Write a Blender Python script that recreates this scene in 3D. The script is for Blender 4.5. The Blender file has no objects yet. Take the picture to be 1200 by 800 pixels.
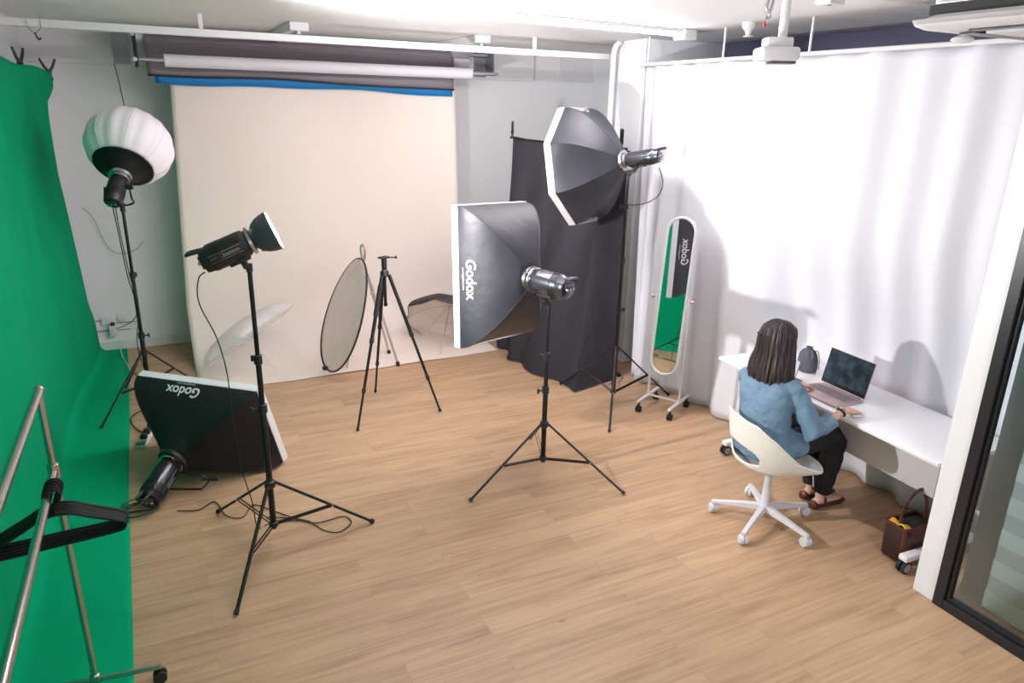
import bpy, bmesh, math, random
from mathutils import Vector, Matrix, noise
random.seed(7)
PI = math.pi
V = Vector
C = bpy.context.scene.collection
sc = bpy.context.scene

LED = 125
# ---------------------------------------------------------------- materials
def mat(name, col, rough=0.5, metal=0.0, bump=None, var=None, sheen=0, trans=0, coat=0, emis=None, spec=0.5, ior=None, alpha=None):
    m = bpy.data.materials.new(name); m.use_nodes = True
    nt = m.node_tree; b = nt.nodes['Principled BSDF']
    b.inputs['Base Color'].default_value = (*col, 1)
    b.inputs['Roughness'].default_value = rough
    b.inputs['Metallic'].default_value = metal
    b.inputs['Specular IOR Level'].default_value = spec
    if sheen: b.inputs['Sheen Weight'].default_value = sheen
    if trans: b.inputs['Transmission Weight'].default_value = trans
    if coat: b.inputs['Coat Weight'].default_value = coat
    if ior: b.inputs['IOR'].default_value = ior
    if alpha is not None: b.inputs['Alpha'].default_value = alpha
    if emis:
        b.inputs['Emission Color'].default_value = (*emis[0], 1); b.inputs['Emission Strength'].default_value = emis[1]
    tc = nt.nodes.new('ShaderNodeTexCoord')
    if var:      # (scale, amount, stretch)
        n = nt.nodes.new('ShaderNodeTexNoise'); n.inputs['Scale'].default_value = var[0]; n.inputs['Detail'].default_value = 5
        mp = nt.nodes.new('ShaderNodeMapping'); mp.inputs['Scale'].default_value = var[2] if len(var) > 2 else (1, 1, 1)
        nt.links.new(tc.outputs['Object'], mp.inputs[0]); nt.links.new(mp.outputs[0], n.inputs['Vector'])
        r = nt.nodes.new('ShaderNodeMapRange'); r.inputs[1].default_value = .3; r.inputs[2].default_value = .7
        r.inputs[3].default_value = 1 - var[1]; r.inputs[4].default_value = 1 + var[1]
        nt.links.new(n.outputs[0], r.inputs[0])
        mx = nt.nodes.new('ShaderNodeVectorMath'); mx.operation = 'SCALE'; mx.inputs[0].default_value = col
        nt.links.new(r.outputs[0], mx.inputs['Scale']); nt.links.new(mx.outputs[0], b.inputs['Base Color'])
    if bump:     # (scale, strength, stretch)
        n = nt.nodes.new('ShaderNodeTexNoise'); n.inputs['Scale'].default_value = bump[0]; n.inputs['Detail'].default_value = 4
        mp = nt.nodes.new('ShaderNodeMapping'); mp.inputs['Scale'].default_value = bump[2] if len(bump) > 2 else (1, 1, 1)
        nt.links.new(tc.outputs['Object'], mp.inputs[0]); nt.links.new(mp.outputs[0], n.inputs['Vector'])
        bp = nt.nodes.new('ShaderNodeBump'); bp.inputs['Strength'].default_value = bump[1]; bp.inputs['Distance'].default_value = .02
        nt.links.new(n.outputs[0], bp.inputs['Height']); nt.links.new(bp.outputs[0], b.inputs['Normal'])
    return m

def floor_mat():
    m = bpy.data.materials.new('oak_laminate'); m.use_nodes = True
    nt = m.node_tree; N = nt.nodes; L = nt.links; b = N['Principled BSDF']
    tc = N.new('ShaderNodeTexCoord')
    br = N.new('ShaderNodeTexBrick'); br.offset = .37; br.offset_frequency = 2
    br.inputs['Scale'].default_value = 1; br.inputs['Brick Width'].default_value = 1.22; br.inputs['Row Height'].default_value = .152
    br.inputs['Mortar Size'].default_value = .0011; br.inputs['Mortar Smooth'].default_value = .2; br.inputs['Bias'].default_value = 0
    br.inputs['Color1'].default_value = (0, 0, 0, 1); br.inputs['Color2'].default_value = (1, 1, 1, 1); br.inputs['Mortar'].default_value = (.5, .5, .5, 1)
    L.new(tc.outputs['Object'], br.inputs['Vector'])
    # per plank offset of the grain
    sep = N.new('ShaderNodeSeparateXYZ'); L.new(tc.outputs['Object'], sep.inputs[0])
    off = N.new('ShaderNodeMath'); off.operation = 'MULTIPLY'; off.inputs[1].default_value = 13.7; L.new(br.outputs['Color'], off.inputs[0])
    ax = N.new('ShaderNodeMath'); ax.operation = 'ADD'; L.new(sep.outputs[0], ax.inputs[0]); L.new(off.outputs[0], ax.inputs[1])
    cmb = N.new('ShaderNodeCombineXYZ'); L.new(ax.outputs[0], cmb.inputs[0]); L.new(sep.outputs[1], cmb.inputs[1]); L.new(off.outputs[0], cmb.inputs[2])
    def grain(sx, sy, scale, det, dist):
        mp = N.new('ShaderNodeMapping'); mp.inputs['Scale'].default_value = (sx, sy, 1); L.new(cmb.outputs[0], mp.inputs[0])
        n = N.new('ShaderNodeTexNoise'); n.inputs['Scale'].default_value = scale; n.inputs['Detail'].default_value = det
        n.inputs['Distortion'].default_value = dist; L.new(mp.outputs[0], n.inputs['Vector']); return n
    g1 = grain(1.0, 7, 1.6, 6, .6); g2 = grain(.9, 26, 2.2, 8, .25); g3 = grain(.5, 1.2, 1.1, 3, .2)
    cr = N.new('ShaderNodeValToRGB'); e = cr.color_ramp.elements
    e[0].position = .30; e[0].color = (.30, .175, .095, 1); e[1].position = .72; e[1].color = (.58, .395, .25, 1)
    e2 = cr.color_ramp.elements.new(.5); e2.color = (.475, .305, .185, 1)
    a = N.new('ShaderNodeMath'); a.operation = 'MULTIPLY_ADD'; a.inputs[1].default_value = .42; L.new(g1.outputs[0], a.inputs[0])
    s2 = N.new('ShaderNodeMath'); s2.operation = 'MULTIPLY'; s2.inputs[1].default_value = .43; L.new(g2.outputs[0], s2.inputs[0]); L.new(s2.outputs[0], a.inputs[2])
    s3 = N.new('ShaderNodeMath'); s3.operation = 'MULTIPLY_ADD'; s3.inputs[1].default_value = .15; L.new(g3.outputs[0], s3.inputs[0]); L.new(a.outputs[0], s3.inputs[2])
    L.new(s3.outputs[0], cr.inputs[0])
    # knots
    vo = N.new('ShaderNodeTexVoronoi'); vo.inputs['Scale'].default_value = 2.1
    mpv = N.new('ShaderNodeMapping'); mpv.inputs['Scale'].default_value = (.8, 1.7, 1); L.new(cmb.outputs[0], mpv.inputs[0]); L.new(mpv.outputs[0], vo.inputs['Vector'])
    kr = N.new('ShaderNodeMapRange'); kr.inputs[1].default_value = .015; kr.inputs[2].default_value = .05; kr.inputs[3].default_value = .62; kr.inputs[4].default_value = 1
    L.new(vo.outputs['Distance'], kr.inputs[0])
    pl = N.new('ShaderNodeMapRange'); pl.inputs[3].default_value = .955; pl.inputs[4].default_value = 1.045; L.new(br.outputs['Color'], pl.inputs[0])
    k2 = N.new('ShaderNodeMath'); k2.operation = 'MULTIPLY'; L.new(kr.outputs[0], k2.inputs[0]); L.new(pl.outputs[0], k2.inputs[1])
    jn = N.new('ShaderNodeMapRange'); jn.inputs[3].default_value = 1; jn.inputs[4].default_value = .82; L.new(br.outputs['Fac'], jn.inputs[0])
    k3 = N.new('ShaderNodeMath'); k3.operation = 'MULTIPLY'; L.new(k2.outputs[0], k3.inputs[0]); L.new(jn.outputs[0], k3.inputs[1])
    mx = N.new('ShaderNodeVectorMath'); mx.operation = 'SCALE'; L.new(cr.outputs[0], mx.inputs[0]); L.new(k3.outputs[0], mx.inputs['Scale'])
    L.new(mx.outputs[0], b.inputs['Base Color']); b.inputs['Roughness'].default_value = .48; b.inputs['Specular IOR Level'].default_value = .35
    bp = N.new('ShaderNodeBump'); bp.inputs['Strength'].default_value = .12; bp.inputs['Distance'].default_value = .004
    L.new(g2.outputs[0], bp.inputs['Height']); L.new(bp.outputs[0], b.inputs['Normal'])
    return m

M = dict(
    floor=floor_mat(),
    wall=mat('white_wall_paint', (.84, .85, .87), .7, bump=(60, .05), var=(1.5, .02)),
    ceil=mat('white_ceiling_paint', (.86, .86, .87), .75, bump=(40, .05)),
    trim=mat('white_trim', (.78, .78, .80), .45, var=(3, .02)),
    dark_wall=mat('dark_slate_blue', (.22, .22, .33), .7, var=(2, .06)),  # dark blue-grey for the wall and recess ceiling past the curtain
    green=mat('green_chroma_fabric', (.0, .34, .155), .9, bump=(9, .12, (1, .6, .25)), var=(1.3, .05), spec=.1),
    cream=mat('cream_seamless_paper', (.85, .75, .69), .7, bump=(2.0, .04, (1, 1, .3)), var=(1.2, .02)),
    grayroll=mat('gray_vinyl', (.20, .175, .20), .5, var=(4, .05, (.2, 1, 3))),
    hem=mat('black_hem', (.015, .015, .018), .6, var=(8, .1)),
    blue=mat('blue_paper', (.0, .19, .52), .6, var=(3, .06)),
    whitetube=mat('white_roll', (.70, .69, .74), .5, var=(3, .02)),
    curtain=mat('white_curtain_fabric', (.74, .74, .80), .8, bump=(60, .05, (1, 1, .1)), var=(2, .02)),
    black=mat('black_metal', (.012, .012, .014), .35, metal=.3, var=(20, .1)),
    blackplastic=mat('black_plastic', (.014, .014, .016), .42, bump=(90, .05), var=(10, .1)),
    rubber=mat('black_rubber', (.012, .012, .012), .7, var=(20, .1)),
    nylon=mat('black_nylon', (.026, .027, .036), .48, bump=(11, .22), var=(3, .15), spec=.5),
    nylonmatte=mat('black_nylon_matte', (.010, .010, .012), .6, bump=(11, .2), var=(3, .15), spec=.3),
    blackcloth=mat('black_muslin', (.022, .020, .028), .85, bump=(14, .2, (1, 1, .3)), var=(5, .15)),
    white=mat('white_plastic', (.76, .76, .78), .35, var=(4, .01)),
    whitefab=mat('white_softbox_fabric', (.80, .80, .84), .6, bump=(30, .06), var=(6, .02)),
    diffuser=mat('white_diffuser_cloth', (.82, .82, .85), .7, bump=(40, .05)), lit=mat('lit_diffuser_cloth', (.82, .82, .85), .7, emis=((1, .93, .93), 5.5)),
    lantern=mat('lantern_diffusion_cloth', (.96, .90, .97), .7, bump=(40, .05)),
    chrome=mat('brushed_chrome', (.52, .49, .47), .22, metal=1, var=(30, .06, (1, 1, .1))),
    steel=mat('silver_metal', (.55, .55, .58), .25, metal=1, var=(30, .05)),
    aluminium=mat('satin_aluminium', (.60, .57, .55), .38, metal=.8, var=(30, .05)),
    glossblack=mat('gloss_black_shell', (.016, .016, .02), .2, metal=.3, var=(14, .08)), gunmetal=mat('gunmetal_shell', (.13, .13, .15), .22, metal=.85, var=(14, .08)),
    dish=mat('grey_reflector_shell', (.06, .065, .085), .45, var=(10, .05)), reflin=mat('reflector_inside', (.85, .85, .86), .3, metal=.6, bump=(120, .1)),
    ink=mat('white_print', (.75, .75, .78), .5, var=(50, .03)),
    dimink=mat('dim_white_print', (.30, .31, .34), .5, var=(50, .03)),
    mirror=mat('mirror_glass', (.92, .93, .93), .01, metal=1),
    desk=mat('white_laminate', (.80, .80, .82), .3, var=(2, .01)),
    deskpanel=mat('grey_white_panel', (.62, .60, .61), .5, var=(2, .02)),
    chair=mat('ivory_plastic', (.74, .72, .68), .4, var=(5, .01)),
    chairgap=mat('blue_slot_fabric', (.06, .17, .27), .8, var=(20, .1)),
    caster=mat('white_caster', (.66, .66, .70), .4, var=(20, .02)),
    greywheel=mat('grey_wheel', (.40, .39, .40), .4, var=(20, .05)),
    denim=mat('blue_denim', (.13, .215, .30), .85, bump=(30, .25), var=(9, .14)),
    trousers=mat('black_trousers', (.006, .006, .010), .8, bump=(20, .2), var=(9, .2)),
    skin=mat('skin', (.66, .39, .29), .5, var=(10, .04)),
    hair=mat('dark_brown_hair', (.040, .026, .029), .5, bump=(60, .3, (1, 1, .08)), var=(45, .35, (1, 1, .05)), spec=.4),
    shoe=mat('dark_red_leather', (.07, .018, .016), .4, var=(20, .1)),
    rose=mat('rose_gold_metal', (.55, .40, .41), .35, metal=.6, var=(20, .02)),
    keys=mat('grey_keys', (.22, .18, .20), .5, var=(20, .05)),
    bag=mat('brown_leather', (.10, .028, .016), .42, bump=(60, .15), var=(8, .15)),
    bagside=mat('dark_brown_leather', (.03, .012, .010), .45, bump=(60, .15), var=(8, .15)),
    yellow=mat('yellow_cloth', (.78, .40, .03), .6, var=(20, .1)),
    pouch=mat('grey_pouch_fabric', (.085, .085, .11), .8, bump=(24, .3), var=(10, .1)),
    teal=mat('grey_blind_fabric', (.60, .66, .67), .8, var=(5, .03)),
    teal2=mat('grey_sheer_fabric', (.47, .50, .53), .8, var=(5, .03)),
    frame=mat('black_door_frame', (.012, .012, .016), .35, var=(10, .05)),
    ref=mat('reflector_fabric', (.93, .76, .75), .55, bump=(12, .2), var=(6, .04), spec=.4),
    umsilver=mat('umbrella_silver_lining', (.80, .72, .66), .5, metal=.15, bump=(20, .1), var=(5, .05)),
    umblack=mat('umbrella_black_cover', (.03, .025, .028), .6, bump=(20, .1), var=(5, .1)),
    cable=mat('black_cable', (.01, .01, .01), .5, var=(10, .1)),
    whitecable=mat('white_cable', (.62, .64, .66), .5, var=(10, .05)),
    powergreen=mat('green_label', (.02, .20, .06), .5, var=(10, .1)),
    velvet=mat('black_velvet', (.004, .004, .006), .6, var=(30, .2), spec=.3),
    red=mat('red_plastic', (.5, .03, .03), .5, var=(10, .1)),
)
# translucent cloth for the white umbrella, clear glass for the door, laptop screen
def translucent():
    m = bpy.data.materials.new('translucent_umbrella_cloth'); m.use_nodes = True
    nt = m.node_tree; b = nt.nodes['Principled BSDF']; out = nt.nodes['Material Output']
    b.inputs['Base Color'].default_value = (.93, .93, .95, 1); b.inputs['Roughness'].default_value = .5
    t = nt.nodes.new('ShaderNodeBsdfTranslucent'); t.inputs[0].default_value = (.93, .93, .95, 1)
    tr = nt.nodes.new('ShaderNodeBsdfTransparent')
    n = nt.nodes.new('ShaderNodeTexNoise'); n.inputs['Scale'].default_value = 30
    bp = nt.nodes.new('ShaderNodeBump'); bp.inputs['Strength'].default_value = .05; nt.links.new(n.outputs[0], bp.inputs['Height']); nt.links.new(bp.outputs[0], b.inputs['Normal'])
    a = nt.nodes.new('ShaderNodeMixShader'); a.inputs[0].default_value = .4; nt.links.new(b.outputs[0], a.inputs[1]); nt.links.new(t.outputs[0], a.inputs[2])
    c = nt.nodes.new('ShaderNodeMixShader'); c.inputs[0].default_value = .62; nt.links.new(a.outputs[0], c.inputs[1]); nt.links.new(tr.outputs[0], c.inputs[2])
    nt.links.new(c.outputs[0], out.inputs[0]); return m
M['translucent'] = translucent()
def glass():
    m = bpy.data.materials.new('door_glass'); m.use_nodes = True
    nt = m.node_tree; out = nt.nodes['Material Output']; nt.nodes.remove(nt.nodes['Principled BSDF'])
    t = nt.nodes.new('ShaderNodeBsdfTransparent'); t.inputs[0].default_value = (.93, .97, .97, 1)
    g = nt.nodes.new('ShaderNodeBsdfGlossy'); g.inputs[0].default_value = (.9, .95, .95, 1); g.inputs['Roughness'].default_value = .03
    f = nt.nodes.new('ShaderNodeFresnel'); f.inputs[0].default_value = 1.5
    x = nt.nodes.new('ShaderNodeMixShader'); nt.links.new(f.outputs[0], x.inputs[0]); nt.links.new(t.outputs[0], x.inputs[1]); nt.links.new(g.outputs[0], x.inputs[2])
    nt.links.new(x.outputs[0], out.inputs[0]); return m
M['glass'] = glass()
def screen():
    m = bpy.data.materials.new('laptop_screen'); m.use_nodes = True
    nt = m.node_tree; b = nt.nodes['Principled BSDF']; b.inputs['Base Color'].default_value = (.01, .014, .02, 1); b.inputs['Roughness'].default_value = .25
    tc = nt.nodes.new('ShaderNodeTexCoord'); n = nt.nodes.new('ShaderNodeTexNoise'); n.inputs['Scale'].default_value = 14; n.inputs['Detail'].default_value = 2
    nt.links.new(tc.outputs['Object'], n.inputs['Vector'])
    r = nt.nodes.new('ShaderNodeValToRGB'); r.color_ramp.elements[0].position = .4; r.color_ramp.elements[0].color = (.012, .022, .035, 1)
    r.color_ramp.elements[1].position = .75; r.color_ramp.elements[1].color = (.09, .13, .17, 1)
    nt.links.new(n.outputs[0], r.inputs[0]); nt.links.new(r.outputs[0], b.inputs['Emission Color']); b.inputs['Emission Strength'].default_value = .55
    return m
M['screen'] = screen()
M['led'] = mat('led_diffuser', (.9, .9, .9), .5, emis=((1, .95, .985), LED))
M['bulb'] = mat('lamp_bulb', (.9, .9, .9), .4, emis=((1, .97, .93), 25))
M['tubelight'] = mat('fluorescent_tube_off', (.55, .58, .60), .3)

# ---------------------------------------------------------------- mesh builder
def frame_of(d, up=None):
    d = V(d).normalized(); u = V(up) if up is not None else (V((0, 0, 1)) if abs(d.z) < .95 else V((0, 1, 0)))
    x = u.cross(d)
    if x.length < 1e-6: x = V((1, 0, 0)).cross(d)
    x.normalize(); y = d.cross(x); return x, y, d

class MB:
    def __init__(s): s.bm = bmesh.new()
    def box(s, c, size, R=None, bevel=0, seg=2):
        r = bmesh.ops.create_cube(s.bm, size=1); vs = r['verts']
        bmesh.ops.scale(s.bm, vec=size, verts=vs)
        if bevel:
            es = list({e for v in vs for e in v.link_edges})
            r2 = bmesh.ops.bevel(s.bm, geom=es, offset=bevel, segments=seg, affect='EDGES', profile=.5)
            vs = list({v for f in r2['faces'] for v in f.verts} | {v for v in vs if v.is_valid})
        if R is not None: bmesh.ops.rotate(s.bm, cent=(0, 0, 0), matrix=R, verts=vs)
        bmesh.ops.translate(s.bm, vec=c, verts=vs); return s
    def box2(s, a, b, bevel=0):
        a, b = V(a), V(b); return s.box((a + b) / 2, [max(abs(q), 1e-4) for q in (b - a)], bevel=bevel)
    def rings(s, rings, closed=True, cap=True, loop=False):
        R = [[s.bm.verts.new(p) for p in r] for r in rings]; n = len(R[0])
        for i in range(len(R) - (0 if loop else 1)):
            a, b = R[i], R[(i + 1) % len(R)]
            for j in range(n if closed else n - 1):
                k = (j + 1) % n
                try: s.bm.faces.new((a[j], a[k], b[k], b[j]))
                except ValueError: pass
        if cap and closed and not loop:
            for r in (R[0][::-1], R[-1]):
                try: s.bm.faces.new(r)
                except ValueError: pass
        return s
    def tube(s, pts, r, seg=10, cap=True, loop=False, flat=1.0, up=None):
        pts = [V(p) for p in pts]; n = len(pts); rr = r if isinstance(r, (list, tuple)) else [r] * n
        x = None; out = []
        for i, p in enumerate(pts):
            if loop: d = pts[(i + 1) % n] - pts[i - 1]
            else: d = pts[min(i + 1, n - 1)] - pts[max(i - 1, 0)]
            d.normalize()
            if x is None: x, y, _ = frame_of(d, up)
            else:
                x = x - d * x.dot(d)
                if x.length < 1e-6: x, y, _ = frame_of(d)
                x.normalize(); y = d.cross(x)
            out.append([p + (x * math.cos(2 * PI * k / seg) + y * math.sin(2 * PI * k / seg) * flat) * rr[i] for k in range(seg)])
        return s.rings(out, cap=cap, loop=loop)
    def cyl(s, a, b, r, r2=None, seg=20): return s.tube([a, b], [r, r if r2 is None else r2], seg)
    def lathe(s, prof, o, d, seg=32, up=None, cap=True, sx=1, sy=1):
        x, y, d = frame_of(d, up); o = V(o)
        return s.rings([[o + d * z + (x * math.cos(2 * PI * k / seg) * sx + y * math.sin(2 * PI * k / seg) * sy) * max(r, 1e-4) for k in range(seg)] for r, z in prof], cap=cap)
    def ell(s, c, r, R=None, u=20, v=14):
        q = bmesh.ops.create_uvsphere(s.bm, u_segments=u, v_segments=v, radius=1)['verts']
        bmesh.ops.scale(s.bm, vec=r, verts=q)
        if R is not None: bmesh.ops.rotate(s.bm, cent=(0, 0, 0), matrix=R, verts=q)
        bmesh.ops.translate(s.bm, vec=c, verts=q); return s
    def grid(s, fn, nu, nv, cu=False):
        R = [[s.bm.verts.new(fn(i / nu, j / nv)) for i in range(nu + (0 if cu else 1))] for j in range(nv + 1)]
        n = len(R[0])
        for j in range(nv):
            for i in range(n if cu else n - 1):
                k = (i + 1) % n
                s.bm.faces.new((R[j][i], R[j][k], R[j + 1][k], R[j + 1][i]))
        return s
    def prism(s, poly, o, x, y, d, t):
        o, x, y, d = V(o), V(x), V(y), V(d)
        a = [o + x * p[0] + y * p[1] for p in poly]; return s.rings([a, [p + d * t for p in a]])
    def loft(s, secs, seg=24):   # secs: (centre, half-x vector, half-y vector)
        return s.rings([[V(c) + V(ax) * math.cos(2 * PI * k / seg) + V(ay) * math.sin(2 * PI * k / seg) for k in range(seg)] for c, ax, ay in secs])
    def build(s, name, m, parent=None, smooth=True, solid=0, sub=0, weld=0, recalc=True, bevel=0, angle=40):
        if weld: bmesh.ops.remove_doubles(s.bm, verts=s.bm.verts, dist=weld)
        if recalc: bmesh.ops.recalc_face_normals(s.bm, faces=s.bm.faces)
        L = V((0, 0, 0)); p = parent
        while p is not None: L = L + p.location; p = p.parent
        if L.length: bmesh.ops.translate(s.bm, vec=-L, verts=s.bm.verts)
        me = bpy.data.meshes.new(name); s.bm.to_mesh(me); s.bm.free()
        o = bpy.data.objects.new(name, me); C.objects.link(o); o.parent = parent
        for q in (m if isinstance(m, (list, tuple)) else [m]): me.materials.append(q)
        if smooth:
            for f in me.polygons: f.use_smooth = True
            try: me.set_sharp_from_angle(angle=math.radians(angle))
            except Exception: pass
        if bevel:
            b = o.modifiers.new('b', 'BEVEL'); b.width = bevel; b.segments = 2; b.limit_method = 'ANGLE'
        if sub:
            b = o.modifiers.new('s', 'SUBSURF'); b.levels = sub; b.render_levels = sub
        if solid:
            b = o.modifiers.new('t', 'SOLIDIFY'); b.thickness = solid; b.offset = 0
        return o

def thing(name, label, cat, loc, group=None):
    o = bpy.data.objects.new(name, None); o.empty_display_size = .1; C.objects.link(o); o.location = loc
    return tag(o, label, cat, group)
def tag(o, label, cat, group=None):
    o['label'] = label; o['category'] = cat
    if group: o['group'] = group
    return o
def struct(o): o['kind'] = 'structure'; return o
def plab(o, l): o['label'] = l; return o

def textmesh(txt, size, bold=.0):
    cu = bpy.data.curves.new('tmp', 'FONT'); cu.body = txt; cu.size = size; cu.offset = bold; cu.align_x = 'CENTER'; cu.align_y = 'CENTER'
    ob = bpy.data.objects.new('tmp', cu); C.objects.link(ob)
    dg = bpy.context.evaluated_depsgraph_get(); dg.update()
    me = bpy.data.meshes.new_from_object(ob.evaluated_get(dg))
    vs = [tuple(v.co) for v in me.vertices]; fs = [tuple(p.vertices) for p in me.polygons]
    bpy.data.objects.remove(ob); bpy.data.curves.remove(cu); bpy.data.meshes.remove(me)
    return vs, fs
def put_text(txt, size, fn, name, m, parent, bold=.0, parts=None):
    mb = MB()
    for t, sz, dx, dy, bo in (parts or [(txt, size, 0, 0, bold)]):
        vs, fs = textmesh(t, sz, bo)
        bv = [mb.bm.verts.new(fn(v[0] + dx, v[1] + dy)) for v in vs]
        for f in fs:
            try: mb.bm.faces.new([bv[i] for i in f])
            except ValueError: pass
    return mb.build(name, m, parent, smooth=False, recalc=False)

def sm(t): t = max(0, min(1, t)); return t * t * (3 - 2 * t)
def lerp(a, b, t): return a + (b - a) * t
def interp(tab, t):
    for (a, va), (b, vb) in zip(tab, tab[1:]):
        if t <= b: return lerp(va, vb, max(0, (t - a) / (b - a)))
    return tab[-1][1]
def smooth_path(P, n=8):
    P = [V(p) for p in P]; out = []
    for i in range(len(P) - 1):
        p0, p1, p2, p3 = P[max(i - 1, 0)], P[i], P[i + 1], P[min(i + 2, len(P) - 1)]
        for k in range(n):
            t = k / n
            out.append(.5 * ((2 * p1) + (p2 - p0) * t + (2 * p0 - 5 * p1 + 4 * p2 - p3) * t * t + (3 * p1 - p0 - 3 * p2 + p3) * t ** 3))
    out.append(P[-1]); return out

# ================================================================ SETTING
CZ = 3.05
struct(MB().box2((-3.0, -2.5, -.05), (6.5, 8.1, 0)).build('floor', M['floor'], smooth=False))
struct(MB().box2((-1.0, -2.5, CZ), (4.92, 8.1, CZ + .1)).build('ceiling', M['ceil'], smooth=False))
struct(MB().box2((-1.0, 7.96, 0), (5.6, 8.1, CZ)).build('wall_back', M['wall'], smooth=False))
struct(MB().box2((-1.05, -2.5, 0), (-.92, 7.96, CZ)).build('wall_left', M['wall'], smooth=False))
struct(MB().box2((4.95, 1.0, 0), (5.05, 6.05, 3.6)).build('wall_right', M['dark_wall'], smooth=False))
struct(MB().box2((4.95, 6.05, 0), (5.05, 7.96, CZ)).build('wall_right_rear', M['wall'], smooth=False))
struct(MB().box2((4.92, 1.0, 3.6), (5.6, 7.96, 3.65)).build('ceiling_recess', M['dark_wall'], smooth=False))
# beam running along the back wall and a shallow bay beside it
struct(MB().box2((-.92, 7.88, 2.735), (4.12, 7.96, CZ), bevel=.004).box2((4.5, 7.9, 2.75), (5.0, 7.96, CZ), bevel=.004).build('trim_1', M['trim'], smooth=False))
struct(MB().box2((-.92, 7.945, 0), (4.9, 7.96, .1), bevel=.003).build('baseboard_back', M['trim'], smooth=False))
# column at the end of the curtain with its conduit pipe, short beam leaving it
struct(MB().box2((4.05, 5.62, 0), (4.95, 6.05, CZ), bevel=.01).build('wall_column', M['wall'], smooth=False))
struct(MB().tube([(3.98, 6.02, 0), (3.98, 6.02, 2.93), (3.985, 6.0, 3.0), (4.0, 5.95, 3.04)], .028, 12).build('trim_2', M['trim']))
# pillar and glazed partition on the right
struct(MB().box2((3.45, 1.845, 0), (3.60, 1.965, CZ), bevel=.003).build('wall_pillar', M['trim'], smooth=False))
dr = bpy.data.objects.new('door_1', None); C.objects.link(dr); dr.location = (3.44, 1.845, 0); struct(dr)
f = MB().box2((3.435, 1.79, 0), (3.50, 1.845, CZ), bevel=.004).box2((3.435, -1.2, 0), (3.50, 1.79, .055), bevel=.004)
f.box2((3.452, 1.772, .055), (3.485, 1.79, CZ), bevel=.003).box2((3.452, -1.2, .055), (3.485, 1.772, .075), bevel=.003)
f.build('door_frame', M['frame'], dr, smooth=False)
MB().box2((3.466, -1.2, .075), (3.470, 1.772, CZ)).build('door_pane', M['glass'], dr, smooth=False)
bl = thing('roller_blind', 'grey banded roller blind hanging behind the black framed glass', 'blind', (3.53, 0, 0))
n = 0; z = .10; mbs = [MB(), MB()]
while z < CZ:
    mbs[n % 2].box2((3.525 + .004 * (n % 2), -1.2, z), (3.530 + .004 * (n % 2), 1.655, min(z + .088, CZ))); z += .088; n += 1
mbs[0].build('opaque_bands', M['teal'], bl, smooth=False); mbs[1].build('sheer_bands', M['teal2'], bl, smooth=False)
MB().box2((3.518, -1.2, .075), (3.540, 1.655, .10), bevel=.004).build('bottom_bar', M['steel'], bl)
struct(MB().box2((3.66, -1.5, 0), (3.76, 1.84, CZ)).build('wall_office', M['teal2'], smooth=False))

# ================================================================ GREEN SCREEN
def gx(y): return -.83 + .13 * sm((y - 6.2) / 1.6)
def green(u, v):
    # u along y (far edge = 1), v: 0 top .. 1 front edge on the floor
    L1 = 2.58; Lc = .16; Lf = .46; s = v * (L1 + Lc + Lf)
    z = max(0, 2.66 - s); 
    yfar = interp([(0, 7.95), (.15, 7.93), (.35, 7.80), (.6, 7.62), (1.8, 7.40), (2.4, 7.42), (2.52, 7.70), (2.66, 7.74)], z if s < L1 else 0)
    y = lerp(-.6, yfar, u)
    if s < L1: x = gx(y); z = 2.66 - s + (.035 - .03 * sm((y - 6) / 1.6)) * (1 - s / L1)
    elif s < L1 + Lc:
        a = (s - L1) / Lc * PI / 2; r = .075; x = gx(y) + r * (1 - math.cos(a)); z = .08 - (r) * math.sin(a)
    else:
        q = (s - L1 - Lc) / Lf; x1 = interp([(-.6, -.28), (3, -.345), (5, -.40), (6, -.405), (7.4, -.44), (7.95, -.46)], y)
        x = lerp(gx(y) + .075, x1, q); z = .005
    fold = noise.noise(V((y * 1.1, 0, z * .25))) * .05 + noise.noise(V((y * 3.5, 3, z * .4))) * .018
    if s < L1: x += fold * sm((2.7 - z) / .5) * sm(z / .5)
    if s > L1 + Lc * .7: z += .006 * abs(noise.noise(V((x * 5, y * 1.3, 2)))) 
    if s > L1 + Lc:
        for yc, sl, hh_ in ((5.05, .5, .006), (3.55, -.35, .007), (2.6, .9, .006), (4.3, 1.6, .005), (6.6, -1.2, .006)):
            z += hh_ * math.exp(-((y - yc - sl * (x + .6)) / .012) ** 2)
    if s < .05: z -= .018 * math.sin(y * 3.1) ** 2
    return V((x, y, z))
g = MB().grid(green, 700, 110).build('green_screen', M['green'], solid=.003)
tag(g, 'bright green chroma key cloth hanging down the left wall and spreading onto the floor', 'backdrop')

def clamp(p, rot, label, group, s=1.0):
    t = thing('spring_clamp', label, 'clamp', p, group); p = V(p)
    x = V((math.sin(rot), math.cos(rot), 0)).normalized(); z = V((0, 0, 1)); 
    for sgn in (1, -1):
        mb = MB(); mb.tube([p - z * .03 * s + x * sgn * .008 * s, p, p + z * .03 * s + x * sgn * .022 * s, p + z * .075 * s + x * sgn * .042 * s], [.007 * s, .009 * s, .008 * s, .006 * s], 8, flat=1.6)
        mb.build('handle', M['blackplastic'], t)
    MB().cyl(p - V((-x.y, x.x, 0)) * .012 * s, p + V((-x.y, x.x, 0)) * .012 * s, .010 * s, seg=14).build('spring_pivot', M['blackplastic'], t)
    MB().box(p - z * .04 * s, (.03 * s, .03 * s, .018 * s), bevel=.004).build('jaw', M['rubber'], t)
clamp((-.815, 6.85, 2.68), .5, 'black spring clamp on the green cloth top, nearer one', None, 1.45)
clamp((-.715, 7.70, 2.645), 1.2, 'black spring clamp on the green cloth top, by its far corner', None, 1.45)

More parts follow.
